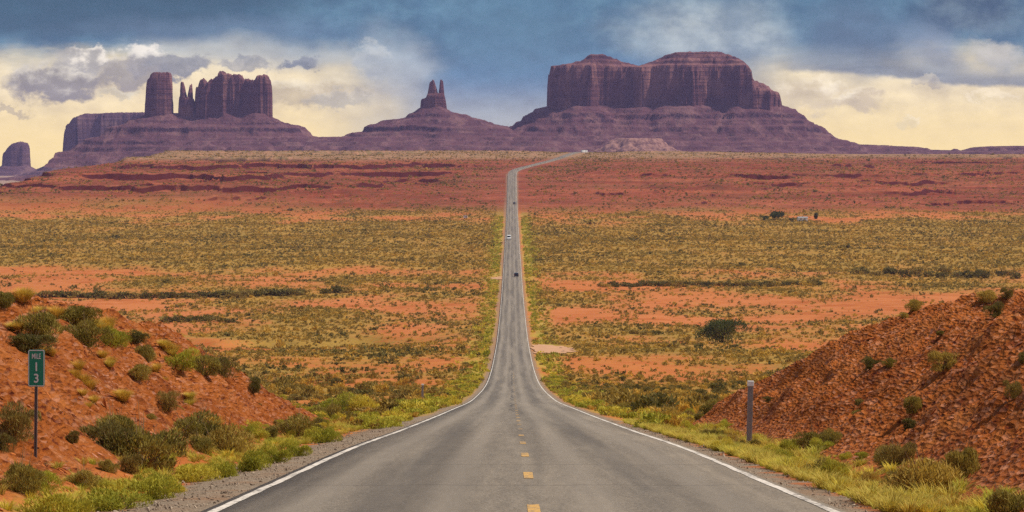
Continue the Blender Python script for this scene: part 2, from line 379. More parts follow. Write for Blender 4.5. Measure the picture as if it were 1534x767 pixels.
def ground_material():
    m_, nt, b = new_mat('desert_ground', 0.95, 0.05)
    geo = nt.new('ShaderNodeNewGeometry'); P = geo.outputs['Position']
    bank, grav, red, scrub, pale, verge = (nt.attr(k) for k in ('bank', 'gravel', 'red', 'scrub', 'pale', 'verge'))
    big = nt.noise(P, 0.012, 4, 0.6); mid = nt.noise(P, 0.09, 4, 0.6); sml = nt.noise(P, 0.9, 4, 0.65); tiny = nt.noise(P, 15.0, 4, 0.75)
    # soil
    soil = nt.mix(nt.rng(big, 0.3, 0.7), (0.345, 0.090, 0.020), (0.43, 0.130, 0.036))
    soil = nt.mix(nt.rng(mid, 0.35, 0.7), soil, (0.45, 0.165, 0.034))
    soil = nt.mix(nt.m('MULTIPLY', nt.rng(sml, 0.45, 0.75), 0.6), soil, (0.33, 0.11, 0.04))
    soil = nt.mix(nt.m('MULTIPLY', pale, nt.rng(mid, 0.25, 0.7)), soil, (0.47, 0.160, 0.057))
    # low dry growth between the shrubs
    sp = nt.noise(P, 0.42, 5, 0.72); sp2 = nt.noise(P, 1.3, 3, 0.7); col_n = nt.noise(P, 0.035, 4, 0.6)
    sf = nt.rng(nt.m('ADD', nt.m('ADD', nt.m('MULTIPLY', sp, 0.75), nt.m('MULTIPLY', sp2, 0.45)), nt.m('MULTIPLY', scrub, 0.62)), 0.80, 1.12)
    scol = nt.mix(nt.rng(col_n, 0.35, 0.68), (0.26, 0.180, 0.036), (0.39, 0.225, 0.040))
    scol = nt.mix(nt.rng(sp2, 0.48, 0.7), scol, (0.15, 0.115, 0.034))
    c = nt.mix(nt.m('MULTIPLY', sf, 0.86), soil, scol)
    c = nt.mix(nt.m('MULTIPLY', verge, nt.rng(sp2, 0.3, 0.62)), c, (0.36, 0.32, 0.050))
    # far red beds
    z = nt.xyz(P)[2]
    bed = nt.noise(nt.comb(nt.m('MULTIPLY', nt.xyz(P)[0], 0.004), nt.m('MULTIPLY', nt.xyz(P)[1], 0.002), nt.m('MULTIPLY', z, 0.33)), 1.0, 5, 0.65)
    rc = nt.mix(nt.rng(bed, 0.35, 0.65), (0.180, 0.036, 0.017), (0.31, 0.080, 0.035))
    rc = nt.mix(nt.m('MULTIPLY', nt.rng(nt.m('ADD', sp, nt.m('MULTIPLY', big, 0.8)), 0.75, 1.2), 0.55), rc, (0.20, 0.105, 0.045))
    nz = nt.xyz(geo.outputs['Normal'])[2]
    brush = nt.noise(nt.vm('MULTIPLY', P, (1.0, 0.55, 1.0)), 0.11, 5, 0.72)
    rc = nt.mix(nt.m('MULTIPLY', nt.rng(brush, 0.50, 0.62), 0.62), rc, (0.115, 0.050, 0.022))
    rc = nt.mix(nt.m('MULTIPLY', nt.rng(brush, 0.44, 0.34), 0.4), rc, (0.46, 0.165, 0.080))
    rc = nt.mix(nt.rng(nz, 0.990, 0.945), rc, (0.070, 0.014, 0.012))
    topz = nt.rng(z, -16.0, -11.0)
    rc = nt.mix(nt.m('MULTIPLY', topz, 0.85), rc, nt.mix(nt.rng(nt.m('ADD', nt.m('MULTIPLY', sp, 0.5), nt.m('MULTIPLY', mid, 0.6)), 0.45, 0.62), (0.40, 0.21, 0.12), (0.20, 0.145, 0.065)))
    c = nt.mix(red, c, rc)
    lowp = nt.attr('lowplain')
    c = nt.mix(lowp, c, nt.mix(nt.rng(mid, 0.35, 0.65), (0.26, 0.20, 0.14), (0.36, 0.22, 0.15)))
    # shale banks
    ch = nt.noise(nt.vm('MULTIPLY', P, (1.0, 0.6, 1.6)), 4.2, 6, 0.72)
    bc = nt.mix(nt.rng(mid, 0.3, 0.7), (0.275, 0.070, 0.013), (0.41, 0.125, 0.028))
    tone = nt.noise(nt.vm('MULTIPLY', P, (0.5, 1.0, 1.0)), 0.28, 4, 0.6)
    bc = nt.mix(nt.m('MULTIPLY', nt.rng(tone, 0.48, 0.66), 0.65), bc, (0.17, 0.040, 0.011))
    bc = nt.mix(nt.m('MULTIPLY', nt.rng(tone, 0.44, 0.30), 0.6), bc, (0.48, 0.165, 0.045))
    bc = nt.mix(nt.rng(ch, 0.52, 0.68), bc, (0.46, 0.180, 0.075))
    bc = nt.mix(nt.rng(ch, 0.48, 0.36), bc, (0.11, 0.022, 0.009))
    vo = nt.new('ShaderNodeTexVoronoi', feature='F1'); nt.put(vo.inputs['Vector'], nt.vm('MULTIPLY', P, (1.0, 0.55, 1.7))); vo.inputs['Scale'].default_value = 8.5
    bc = nt.mix(nt.m('MULTIPLY', nt.rng(vo.outputs['Color'], 0.62, 0.95), 0.45), bc, (0.56, 0.27, 0.17))
    c = nt.mix(bank, c, bc)
    # gravel shoulder
    gc = nt.mix(nt.rng(tiny, 0.3, 0.7), (0.12, 0.088, 0.060), (0.36, 0.28, 0.20))
    gc = nt.mix(nt.m('MULTIPLY', nt.rng(sml, 0.45, 0.7), 0.5), gc, (0.25, 0.125, 0.06))
    c = nt.mix(nt.m('MULTIPLY', grav, nt.rng(verge, 0.9, 0.2, 0.35, 1.0)), c, gc)
    nt.put(b.inputs['Base Color'], c)
    h = nt.m('ADD', nt.m('MULTIPLY', nt.m('ADD', ch, vo.outputs['Distance']), bank), nt.m('MULTIPLY', tiny, 0.25))
    bump(nt, b, h, 0.9, 0.16)
    return m_

def rock_material(name, a, bcol, dark, light, talus=False, zscale=1.0, far=False):
    m_, nt, b = new_mat(name, 0.95, 0.05)
    geo = nt.new('ShaderNodeNewGeometry'); P = geo.outputs['Position']; x, y, z = nt.xyz(P)
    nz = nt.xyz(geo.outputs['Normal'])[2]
    beds = nt.noise(nt.comb(nt.m('MULTIPLY', x, 0.0025), nt.m('MULTIPLY', y, 0.0025), nt.m('MULTIPLY', z, 0.16 * zscale)), 1.0, 5, 0.62)
    streak_ = nt.noise(nt.vm('MULTIPLY', P, (0.05, 0.05, 0.010)), 1.0, 6, 0.66, False, 0.6)
    blot = nt.noise(P, 0.02, 5, 0.62)
    c = nt.mix(nt.rng(beds, 0.36, 0.64), a, bcol)
    if talus:
        gul = nt.noise(nt.vm('MULTIPLY', P, (0.03, 0.012, 0.02)), 1.0, 5, 0.65)
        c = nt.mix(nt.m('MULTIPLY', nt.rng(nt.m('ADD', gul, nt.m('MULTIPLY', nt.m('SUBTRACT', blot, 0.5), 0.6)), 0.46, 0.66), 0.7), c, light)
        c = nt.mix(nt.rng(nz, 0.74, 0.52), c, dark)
        spk = nt.noise(P, 0.13, 3, 0.7)
        c = nt.mix(nt.m('MULTIPLY', nt.rng(spk, 0.5, 0.7), 0.5), c, (0.10, 0.07, 0.055))
        h = nt.m('ADD', gul, nt.m('MULTIPLY', spk, 0.6))
    else:
        c = nt.mix(nt.rng(streak_, 0.42, 0.30), c, dark)
        c = nt.mix(nt.m('MULTIPLY', nt.rng(nt.m('ADD', blot, nt.m('MULTIPLY', streak_, 0.5)), 0.72, 0.95), 0.8), c, light)
        if not far:   # light on the upper third of the wall, painted in as a paler tone
            lit_top = nt.m('MULTIPLY', nt.rng(nt.m('ADD', z, nt.m('MULTIPLY', nt.m('SUBTRACT', blot, 0.5), 90.0)), 118.0, 165.0), nt.rng(nt.m('ADD', streak_, nt.m('MULTIPLY', blot, 0.6)), 0.66, 0.92))
            c = nt.mix(nt.m('MULTIPLY', lit_top, 0.6), c, light)
            cap_ = nt.m('MULTIPLY', nt.rng(nt.m('ADD', z, nt.m('MULTIPLY', beds, 8.0)), 190.0, 194.0), nt.rng(beds, 0.62, 0.40))
            c = nt.mix(nt.m('MULTIPLY', cap_, 0.7), c, dark)
        h = nt.m('ADD', streak_, nt.m('MULTIPLY', beds, 0.6))
    nt.put(b.inputs['Base Color'], c)
    bump(nt, b, h, 0.8, 9.0)
    return m_

def leaf_material(name, c1, c2, c3=None, trans=0.0):
    m_, nt, b = new_mat(name, 0.8, 0.15)
    oi = nt.new('ShaderNodeObjectInfo'); r = oi.outputs['Random']
    tint = nt.attr('tint')
    P = nt.new('ShaderNodeNewGeometry').outputs['Position']
    pnz = nt.noise(P, 0.05, 3); cl_ = nt.noise(P, 3.5, 2)
    f = nt.m('ADD', nt.m('MULTIPLY', tint, 0.6), nt.m('ADD', nt.m('MULTIPLY', r, 0.35), nt.m('MULTIPLY', nt.m('SUBTRACT', cl_, 0.5), 0.7)), clamp=True)
    c = nt.mix(f, c1, c2)
    if c3: c = nt.mix(nt.rng(nt.m('ADD', nt.m('MULTIPLY', r, 0.5), pnz), 0.72, 1.0), c, c3)
    nt.put(b.inputs['Base Color'], c)
    tr_ = nt.new('ShaderNodeBsdfTranslucent'); nt.put(tr_.inputs['Color'], nt.mix(1.0, c, (1.0, 0.95, 0.7), 'MULTIPLY'))
    ms_ = nt.new('ShaderNodeMixShader'); ms_.inputs[0].default_value = 0.33
    nt.t.links.new(b.outputs[0], ms_.inputs[1]); nt.t.links.new(tr_.outputs[0], ms_.inputs[2])
    nt.t.links.new(ms_.outputs[0], nt.t.nodes['Material Output'].inputs['Surface'])
    return m_

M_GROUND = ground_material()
M_WOOD = flat_mat('twig_wood', (0.10, 0.06, 0.035), 0.9, 0.1)
M_TWIG = flat_mat('dry_twigs', (0.24, 0.16, 0.085), 0.9, 0.1)
M_SAGE = leaf_material('sage_leaves', (0.13, 0.108, 0.022), (0.47, 0.36, 0.080), (0.50, 0.34, 0.075))
M_DARK = leaf_material('dark_leaves', (0.080, 0.070, 0.020), (0.28, 0.225, 0.062), (0.32, 0.22, 0.06))
M_GREEN = leaf_material('rabbitbrush_leaves', (0.22, 0.225, 0.024), (0.62, 0.55, 0.070), (0.66, 0.51, 0.065))
M_GOLD = leaf_material('dry_grass_blades', (0.50, 0.29, 0.045), (0.76, 0.50, 0.11), (0.60, 0.47, 0.09))
M_YGRASS = leaf_material('verge_grass_blades', (0.36, 0.27, 0.042), (0.66, 0.48, 0.10), (0.46, 0.40, 0.07))
M_SCRUB = leaf_material('scrub_leaves', (0.20, 0.140, 0.034), (0.52, 0.35, 0.078), (0.60, 0.37, 0.066))
M_TREE = leaf_material('tree_leaves', (0.052, 0.070, 0.020), (0.180, 0.190, 0.055))

# ------------------------------------------------------------------ ground sheet
def build_ground():
    us = np.concatenate([np.linspace(-0.9, -0.2, 40)[:-1], np.linspace(-0.19, 0.19, 640), np.linspace(0.2, 0.9, 40)[1:]])
    d1 = np.arange(-60, 38, 1.0); d2 = np.arange(38, 130, 0.2)
    d3 = [130.0]
    while d3[-1] < 15500: d3.append(d3[-1] * 1.0 + max(0.55, (min(d3[-1] * 0.0045, 4.2) if d3[-1] < 4500 else d3[-1] * 0.012)))
    ds = np.concatenate([d1, d2, np.array(d3)])
    D, Ug = np.meshgrid(ds, us, indexing='ij'); X = Ug * (D + 62.0)
    Z, q = ground(X, D, True, True)
    nr, nc = D.shape
    a = q['a']; rx = q['rx']
    idx = np.arange(nr * nc).reshape(nr, nc)
    quads = np.stack([idx[:-1, :-1], idx[:-1, 1:], idx[1:, 1:], idx[1:, :-1]], -1).reshape(-1, 4)
    wob = 0.35 * pn(X / 1.3, D / 2.2, 81) + 0.2 * pn(X / .4, D / .6, 82)
    shoulder = np.where(rx < 0, 5.30, 4.45) + wob * 1.3
    grav = (1 - sm(a, shoulder - 0.25, shoulder + 0.25)) * (1 - sm(D, 300, 900) * 0.3)
    scrub = dens(X, D, a) * (1 - q['bank'] * 0.9)
    red = q['far'] * sm(D, 2150, 2420) * np.clip(q['lm'] * 1.3 + sm(D, 2400, 2700) * (1 - sm(D, 3600, 5000)), 0, 1)
    lowp = sm(D, 3300, 4800) * (1 - q['lm'])
    pale = np.interp(D, [300, 800, 900, 1130, 1200, 1300, 1400, 1500, 2050, 2120, 2260, 2360], [0.3, 0.3, 0.9, 0.9, 0.5, 0.8, 0.6, 0.25, 0.3, 0.7, 0.7, 0.2])
    vw = 6.5 + 0.0018 * np.maximum(D, 0)
    verge = (1 - sm(a + 2.5 * pn(X / 6, D / 14, 83), vw, vw + 4)) * sm(a, 4.0, 4.6) * (1 - q['bank']) * sm(D, 80, 160) * (1 - sm(D, 2000, 2400)) * np.clip(0.55 + 0.9 * fbm(X / 8.0, D / 45.0, 3, 171), 0, 0.85)
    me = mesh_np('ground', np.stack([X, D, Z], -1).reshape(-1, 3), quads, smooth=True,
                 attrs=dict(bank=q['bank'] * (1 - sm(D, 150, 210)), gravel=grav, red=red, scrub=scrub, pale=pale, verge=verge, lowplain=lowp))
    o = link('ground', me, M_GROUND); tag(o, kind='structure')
build_ground()

# ------------------------------------------------------------------ road and paint
def strip(name, offs, d0, d1, lift, mat, skirt=0.0, step=None, wob=0.0, kind='structure'):
    ds = [d0]
    while ds[-1] < d1: ds.append(ds[-1] + (step or max(0.5, ds[-1] * 0.006)))
    ds[-1] = d1; ds = np.array(ds)
    cols = [offs[0]] + list(np.linspace(offs[0], offs[1], 9 if offs[1] - offs[0] > 2 else 2)) + [offs[1]]
    V_ = []
    for k, o_ in enumerate(cols):
        sk = -skirt if k in (0, len(cols) - 1) else 0.0
        x = road_x(ds) + ROADX + o_ + (wob * pn(ds / 2.3, o_ * 3.0, 91) if abs(o_) > 1 else 0)
        slope = np.gradient(road_x(ds), ds)
        V_.append(np.stack([x, ds - slope * o_, road_z(ds) + lift + sk - 0.0], -1))
    V_ = np.stack(V_, 1)
    if not skirt: V_ = V_[:, 1:-1]
    nr, nc = V_.shape[:2]; idx = np.arange(nr * nc).reshape(nr, nc)
    quads = np.stack([idx[:-1, :-1], idx[:-1, 1:], idx[1:, 1:], idx[1:, :-1]], -1).reshape(-1, 4)
    return link(name, mesh_np(name, V_.reshape(-1, 3), quads, smooth=True), mat)
def road_material():
    m_, nt, b = new_mat('worn_asphalt', 0.85, 0.25)
    P = nt.new('ShaderNodeNewGeometry').outputs['Position']; x, y, z = nt.xyz(P)
    g = nt.noise(P, 22.0, 4, 0.8); md = nt.noise(nt.vm('MULTIPLY', P, (1.1, 0.022, 0)), 1.0, 5, 0.6); bg_ = nt.noise(nt.vm('MULTIPLY', P, (0.6, 0.008, 0)), 1.0, 4, 0.6)
    c = nt.mix(nt.rng(g, 0.34, 0.66), (0.085, 0.068, 0.050), (0.285, 0.238, 0.182))
    c = nt.mix(nt.m('MULTIPLY', nt.rng(md, 0.42, 0.66), 0.4), c, (0.31, 0.255, 0.190))
    c = nt.mix(nt.m('MULTIPLY', nt.rng(bg_, 0.42, 0.64), 0.6), c, (0.085, 0.070, 0.055))
    mot = nt.noise(nt.vm('MULTIPLY', P, (4.0, 0.25, 0)), 1.0, 5, 0.7)
    c = nt.mix(1.0, c, nt.mix(nt.rng(mot, 0.3, 0.7), (0.88, 0.88, 0.88), (1.1, 1.095, 1.085)), 'MULTIPLY')
    ax = nt.m('ABSOLUTE', x)
    # polished wheel tracks at 0.95 m and 2.65 m from the centre line
    for q in (0.95, 2.65):
        tr = nt.rng(nt.m('ABSOLUTE', nt.m('SUBTRACT', nt.m('ADD', ax, nt.m('MULTIPLY', nt.m('SUBTRACT', md, 0.5), 0.4)), q)), 0.45, 0.05)
        c = nt.mix(nt.m('MULTIPLY', tr, 0.42), c, (0.28, 0.235, 0.182))
    oil = nt.rng(nt.m('ABSOLUTE', nt.m('SUBTRACT', ax, 1.8)), 0.5, 0.05)
    c = nt.mix(nt.m('MULTIPLY', oil, 0.30), c, (0.09, 0.078, 0.066))
    # tar seals
    wx = nt.m('ADD', x, nt.m('MULTIPLY', nt.m('SUBTRACT', nt.noise(nt.comb(0, y, 0), 0.08, 4, 0.6), 0.5), 1.1))
    s1 = nt.rng(nt.m('ABSOLUTE', nt.m('ADD', wx, 0.12)), 0.11, 0.03)
    c = nt.mix(nt.m('MULTIPLY', s1, nt.m('MULTIPLY', nt.rng(y, 130, 230), nt.rng(nt.noise(nt.comb(0, y, 4), 0.02, 2), 0.40, 0.55, 0.1, 0.75))), c, (0.05, 0.045, 0.04))
    yy = nt.m('ADD', y, nt.m('MULTIPLY', nt.noise(nt.comb(x, nt.m('MULTIPLY', y, 0.03), 0), 0.9, 4, 0.6), 1.8))
    cr = nt.m('ABSOLUTE', nt.m('SUBTRACT', nt.m('FRACT', nt.m('DIVIDE', yy, 11.0)), 0.5))
    s2 = nt.m('MULTIPLY', nt.rng(cr, 0.0075, 0.002), nt.rng(nt.noise(nt.comb(x, y, 2), 0.13, 2), 0.42, 0.50))
    c = nt.mix(nt.m('MULTIPLY', s2, 0.7), c, (0.045, 0.04, 0.035))
    nt.put(b.inputs['Base Color'], c); bump(nt, b, g, 0.6, 0.03)
    return m_
def paint_material(name, col, wear, fade=0.0):
    m_, nt, b = new_mat(name, 0.7, 0.2)
    P = nt.new('ShaderNodeNewGeometry').outputs['Position']
    f = nt.noise(P, 9.0, 5, 0.7); f2 = nt.noise(nt.vm('MULTIPLY', P, (1, 0.25, 1)), 0.8, 3)
    ww = nt.m('ADD', nt.m('ADD', f, nt.m('MULTIPLY', f2, 0.5)), nt.rng(nt.xyz(P)[1], 50, 105, 0.0, fade))
    c = nt.mix(nt.rng(ww, wear, wear + 0.16), col, (0.15, 0.128, 0.105))
    nt.put(b.inputs['Base Color'], c); return m_
M_ROAD = road_material()
M_WHITE = paint_material('worn_white_paint', (0.66, 0.59, 0.50), 0.74)
M_YEL = paint_material('worn_yellow_paint', (0.60, 0.34, 0.08), 0.72, 0.07)
M_YEL2 = paint_material('faded_yellow_paint', (0.42, 0.27, 0.10), 0.66)
tag(strip('road', (-3.80, 3.78), -60, 5200, 0.0, M_ROAD, skirt=0.9), kind='structure')
for o_ in (-3.70, 3.58):
    tag(strip('road_line', (o_, o_ + 0.115), -60, 3300, 0.006, M_WHITE, wob=0.02), kind='structure')
def dashes():
    V_ = []; Q = []
    k = 0
    for i in range(40):
        d0 = 53.3 - 1.65 - 13.65 + 13.65 * i
        ds = np.linspace(d0, d0 + 3.3, 8)
        for a_, b_ in zip(ds[:-1], ds[1:]):
            for d_ in (a_, b_):
                for o_ in (-0.075, 0.075):
                    V_.append((ROADX + 0.12 + o_, d_, float(road_z(d_)) + 0.006))
            Q.append((k, k + 1, k + 3, k + 2)); k += 4
    return mesh_np('road_line', V_, Q)
tag(link('road_line', dashes(), M_YEL), kind='structure')

# gravel turnouts beside the road
CLEAR = []
def turnout(px, py, w, l):
    c, s_ = at(px, py); CLEAR.append((c.x, c.y, w, l))
    xs = np.linspace(-1, 1, 16); ys = np.linspace(-1, 1, 14)
    A, B = np.meshgrid(xs, ys, indexing='ij')
    rr = 1 + 0.30 * fbm(A * 2.1 + px, B * 2.3, 3, 95)
    X = c.x + A * w / 2 * rr; D = c.y + B * l / 2 * rr * (1 - 0.5 * (A * np.sign(px - 767) > 0) * np.abs(A))
    Z = ground(X, D) + 0.12
    idx = np.arange(A.size).reshape(A.shape)
    quads = np.stack([idx[:-1, :-1], idx[1:, :-1], idx[1:, 1:], idx[:-1, 1:]], -1).reshape(-1, 4)
    o = link('path', mesh_np('path', np.stack([X, D, Z], -1).reshape(-1, 3), quads, smooth=True), M_SAND)
    tag(o, kind='structure')
M_SAND = flat_mat('pale_sand', (0.47, 0.265, 0.150), 0.95, 0.05, 0.15, 0.3)
turnout(828, 524, 9.0, 70); turnout(744, 417, 4.5, 26)

# ------------------------------------------------------------------ mesas and buttes
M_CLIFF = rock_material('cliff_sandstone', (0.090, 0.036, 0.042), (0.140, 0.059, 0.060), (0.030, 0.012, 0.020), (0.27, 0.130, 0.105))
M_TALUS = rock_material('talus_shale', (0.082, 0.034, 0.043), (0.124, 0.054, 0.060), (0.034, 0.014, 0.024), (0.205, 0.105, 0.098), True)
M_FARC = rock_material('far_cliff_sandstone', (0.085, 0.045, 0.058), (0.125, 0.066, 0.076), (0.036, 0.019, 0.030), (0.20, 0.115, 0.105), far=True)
def poly_sd(x, y, pts):
    pts = np.array(pts, float); nn = len(pts)
    d2 = np.full(x.shape, 1e18); inside = np.zeros(x.shape, bool)
    for i in range(nn):
        ax, ay = pts[i]; bx, by = pts[(i + 1) % nn]
        ex, ey = bx - ax, by - ay
        t = np.clip(((x - ax) * ex + (y - ay) * ey) / (ex * ex + ey * ey + 1e-9), 0, 1)
        d2 = np.minimum(d2, (x - ax - t * ex) ** 2 + (y - ay - t * ey) ** 2)
        c = ((ay > y) != (by > y)) & (x < ex * (y - ay) / (ey if abs(ey) > 1e-9 else 1e-9) + ax)
        inside ^= c
    return np.where(inside, -1, 1) * np.sqrt(d2)
def hf(name, x0, x1, d0, d1, step, fun, mat, parent, stepd=None, smooth=False):
    xs = np.arange(x0, x1, step); ds = np.arange(d0, d1, stepd or step)
    D, X = np.meshgrid(ds, xs, indexing='ij')
    Z, keep = fun(X, D)
    idx = np.arange(D.size).reshape(D.shape)
    quads = np.stack([idx[:-1, :-1], idx[:-1, 1:], idx[1:, 1:], idx[1:, :-1]], -1)
    kq = keep[:-1, :-1] | keep[:-1, 1:] | keep[1:, 1:] | keep[1:, :-1]
    quads = quads[kq]
    used = np.unique(quads); remap = np.full(D.size, -1); remap[used] = np.arange(len(used))
    v = np.stack([X, D, Z], -1).reshape(-1, 3)[used]
    off = Vector(parent.location) if parent else Vector((0, 0, 0))
    v = v - np.array(off)
    return link(name, mesh_np(name, v, remap[quads], smooth=smooth), mat, parent)
def flute(x, y, s=1.0, seed=100):
    q_ = fbm(x / 60.0, y / 60.0, 2, seed + 31); x = x + 16 * q_; y = y + 9 * q_
    slab = np.round(fbm(x / 34.0, y / 34.0, 2, seed + 33) * 3.0) / 3.0 * 7.0 * s
    return slab + 13.0 * min(s, 1.3) * fbm(x / 110.0, y / 110.0, 2, seed + 20) * (1.0 if s > 0.6 else 0.3) + s * (4.5 * (1 - np.abs(fbm(x / 42.0, y / 42.0, 2, seed)) * 2.2) + 2.3 * ridged(x / 15.0, y / 21.0, 3, seed + 5) + 1.6 * fbm(x / 6.0, y / 6.0, 2, seed + 9)) - 6.5 * s
def bedstep(z, h, w, nz):
    q = z / h + nz; fl = np.floor(q); fr = q - fl
    return z + w * ((fl + sm(fr, 0.62, 0.95)) * h - nz * h - z)
def K(Dc): return Dc / F
def formation(name, label, cat, Dc, anchor_px):
    e = empty(name, ((anchor_px - 767) * K(Dc), Dc, -15.0)); return tag(e, label, cat)
def talus(parent, Dc, polys, prof, xr, dr, step, seed, mat=None, gully=1.0, smooth=False, prof_r=None, xsplit=0):
    k = K(Dc); P_ = [[((p - 767) * k, Dc + q) for p, q in pl] for pl in polys]
    def fun(X, D):
        wx = 14 * fbm(X / 120.0, D / 120.0, 3, seed + 3); 
        sd = np.min([poly_sd(X + wx, D + wx * 0.6, p) for p in P_], axis=0)
        gul = ridged(X / 55.0, D / 90.0, 4, seed, 0.5)
        sd2 = sd - gully * 9.0 * gul * sm(sd, 0, 45) + gully * 2.0 * fbm(X / 14.0, D / 14.0, 3, seed + 8)
        z = (220 - np.interp(sd2, [a for a, b in prof], [b for a, b in prof])) * k
        if prof_r:
            zr = (220 - np.interp(sd2, [a for a, b in prof_r], [b for a, b in prof_r])) * k
            z = z + (zr - z) * sm(X / k + 767, xsplit - 14, xsplit + 14)
        bn = 0.42 * fbm(X / 160.0, D / 160.0, 2, seed + 4)
        z = bedstep(z, 15.0, (0.28 + 0.5 * np.clip(pn(X / 140.0, D / 140.0, seed + 12) + 0.25, 0, 1)) * sm(sd, 4, 30), bn)
        z = z + 1.2 * fbm(X / 11.0, D / 11.0, 3, seed + 6) * sm(sd, -4, 12)
        z = np.where(sd < -12, z - 14, z)
        return z, (sd < prof[-1][0] - 1) & (sd > -22)
    return hf('talus_slope', (xr[0] - 767) * k, (xr[1] - 767) * k, Dc + dr[0], Dc + dr[1], step, fun, mat or M_TALUS, parent)
def cliff(name, parent, Dc, poly, top, basey, step, seed, mat=None, fl=1.0, cap=None, taper=0.10, jag=2.4):
    """poly: footprint as (photo column, metres behind Dc); top: skyline as (column, row)"""
    k = K(Dc); pl = [((p - 767) * k, Dc + q) for p, q in poly]
    xs = [p[0] for p in pl]; ys = [p[1] for p in pl]
    tx = [(a - 767) * k for a, b in top]; tz = [(220 - b) * k for a, b in top]
    zb = (220 - basey) * k
    def fun(X, D):
        sd = poly_sd(X, D, pl) + flute(X, D, fl, seed)
        zt = np.interp(X + 2.0 * pn(X / 9.0, D / 9.0, seed + 2), tx, tz) + jag * fbm(X / 10.0, D / 14.0, 3, seed + 1) * np.where(X / k + 767 > 1126, 2.2, 1.0)
        H = zt - zb
        s_ = np.maximum(-sd, 0)
        fr = np.interp(s_ / (taper * 60 * fl), [0, 0.05, 0.30, 0.36, 0.75, 0.82, 1.0, 1.6], [0, 0.42, 0.60, 0.80, 0.86, 0.965, 0.985, 1.0])
        z = zb + H * fr
        if cap is not None:
            rim = (220 - np.interp(X / k + 767, *zip(*cap))) * k
            low = np.minimum(zb + (rim - zb) * fr, zb + H * fr)
            rise = np.clip(zt - rim, 0, None)
            g = np.interp(s_, [0, 12, 26, 30, 48, 52, 80], [0, 0.03, 0.30, 0.52, 0.70, 0.92, 1.0])
            z = low + rise * g
        z = np.where(sd > 0, zb - 24 - 1.5 * sd, z)
        return z, sd < step * 1.5
    m_ = 14
    return hf(name, min(xs) - m_, max(xs) + m_, min(ys) - m_, max(ys) + m_, step, fun, mat or M_CLIFF, parent)

# the great mesa to the right of the road
mesa = formation('mesa', 'massive flat-topped purple mesa with two low humps rising beside the end of the road', 'mesa', 7500, 1000)
MP = [(826, 80), (838, 22), (868, 0), (884, 4), (900, 42), (938, 46), (962, 30), (985, 44), (1000, 14), (1038, 4), (1062, 24), (1085, 30), (1104, 8), (1128, 14), (1150, 22), (1171, 46), (1173, 120), (1150, 330), (1000, 380), (860, 340), (826, 220)]
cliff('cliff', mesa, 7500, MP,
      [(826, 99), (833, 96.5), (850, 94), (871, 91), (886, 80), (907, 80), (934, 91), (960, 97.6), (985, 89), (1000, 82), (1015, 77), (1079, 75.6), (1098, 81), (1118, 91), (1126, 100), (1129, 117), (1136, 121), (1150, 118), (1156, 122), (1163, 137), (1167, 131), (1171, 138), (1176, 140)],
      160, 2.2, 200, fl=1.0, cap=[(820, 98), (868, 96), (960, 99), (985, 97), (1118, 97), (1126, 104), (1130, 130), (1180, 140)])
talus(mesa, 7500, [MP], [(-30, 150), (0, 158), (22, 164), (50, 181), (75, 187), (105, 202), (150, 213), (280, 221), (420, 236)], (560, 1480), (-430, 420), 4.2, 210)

# the throne-like butte in the middle
throne = formation('butte', 'small dark butte crowned by two thin rock spires, standing left of the road end', 'butte', 7500, 648)
TB = [(628, 14), (634, 2), (650, 0), (664, 4), (668, 16), (664, 44), (646, 52), (630, 40)]
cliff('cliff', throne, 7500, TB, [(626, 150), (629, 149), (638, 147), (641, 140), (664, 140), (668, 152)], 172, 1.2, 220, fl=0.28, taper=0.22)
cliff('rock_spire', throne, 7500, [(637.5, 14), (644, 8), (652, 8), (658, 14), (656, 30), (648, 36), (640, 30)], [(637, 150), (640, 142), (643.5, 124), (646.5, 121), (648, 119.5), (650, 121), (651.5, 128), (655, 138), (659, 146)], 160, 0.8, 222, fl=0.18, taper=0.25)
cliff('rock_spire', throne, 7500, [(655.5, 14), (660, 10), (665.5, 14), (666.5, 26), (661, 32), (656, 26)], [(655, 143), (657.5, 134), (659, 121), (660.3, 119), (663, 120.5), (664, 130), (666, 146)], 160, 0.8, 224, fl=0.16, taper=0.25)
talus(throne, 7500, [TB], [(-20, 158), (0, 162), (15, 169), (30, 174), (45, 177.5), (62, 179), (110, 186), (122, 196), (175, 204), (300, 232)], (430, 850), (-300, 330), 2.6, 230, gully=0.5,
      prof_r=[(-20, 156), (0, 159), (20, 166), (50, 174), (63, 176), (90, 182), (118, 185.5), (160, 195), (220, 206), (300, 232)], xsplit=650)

# the towers on the left
castle = formation('butte', 'broad butte carrying a tall rock pillar and a row of castle-like towers', 'butte', 7500, 330)
PIL = [(218, 10), (228, -4), (246, -4), (257, 8), (258, 34), (246, 48), (226, 46), (218, 32)]
SPB = [(266, 12), (276, 4), (289, 12), (291, 26), (280, 36), (267, 30)]
SP1 = [(267.5, 12), (272, 6), (277, 10), (279.5, 20), (276, 30), (270, 28)]
SP2 = [(278.5, 16), (283, 11), (288, 16), (288, 27), (283, 33), (279, 28)]
CAS = [(290, 22), (296, 6), (308, 0), (322, 8), (334, -4), (350, 6), (364, 12), (374, 2), (388, -2), (400, 6), (404, 26), (400, 90), (360, 112), (312, 100), (291, 70)]
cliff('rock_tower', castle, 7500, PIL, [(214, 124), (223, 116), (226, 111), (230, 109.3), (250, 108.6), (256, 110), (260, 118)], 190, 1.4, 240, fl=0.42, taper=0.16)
cliff('rock_spire', castle, 7500, SP1, [(266, 130), (268.5, 125), (270.5, 121.5), (273, 123), (275, 130), (278, 141), (281, 146)], 185, 0.8, 242, fl=0.22, taper=0.16, jag=3.5)
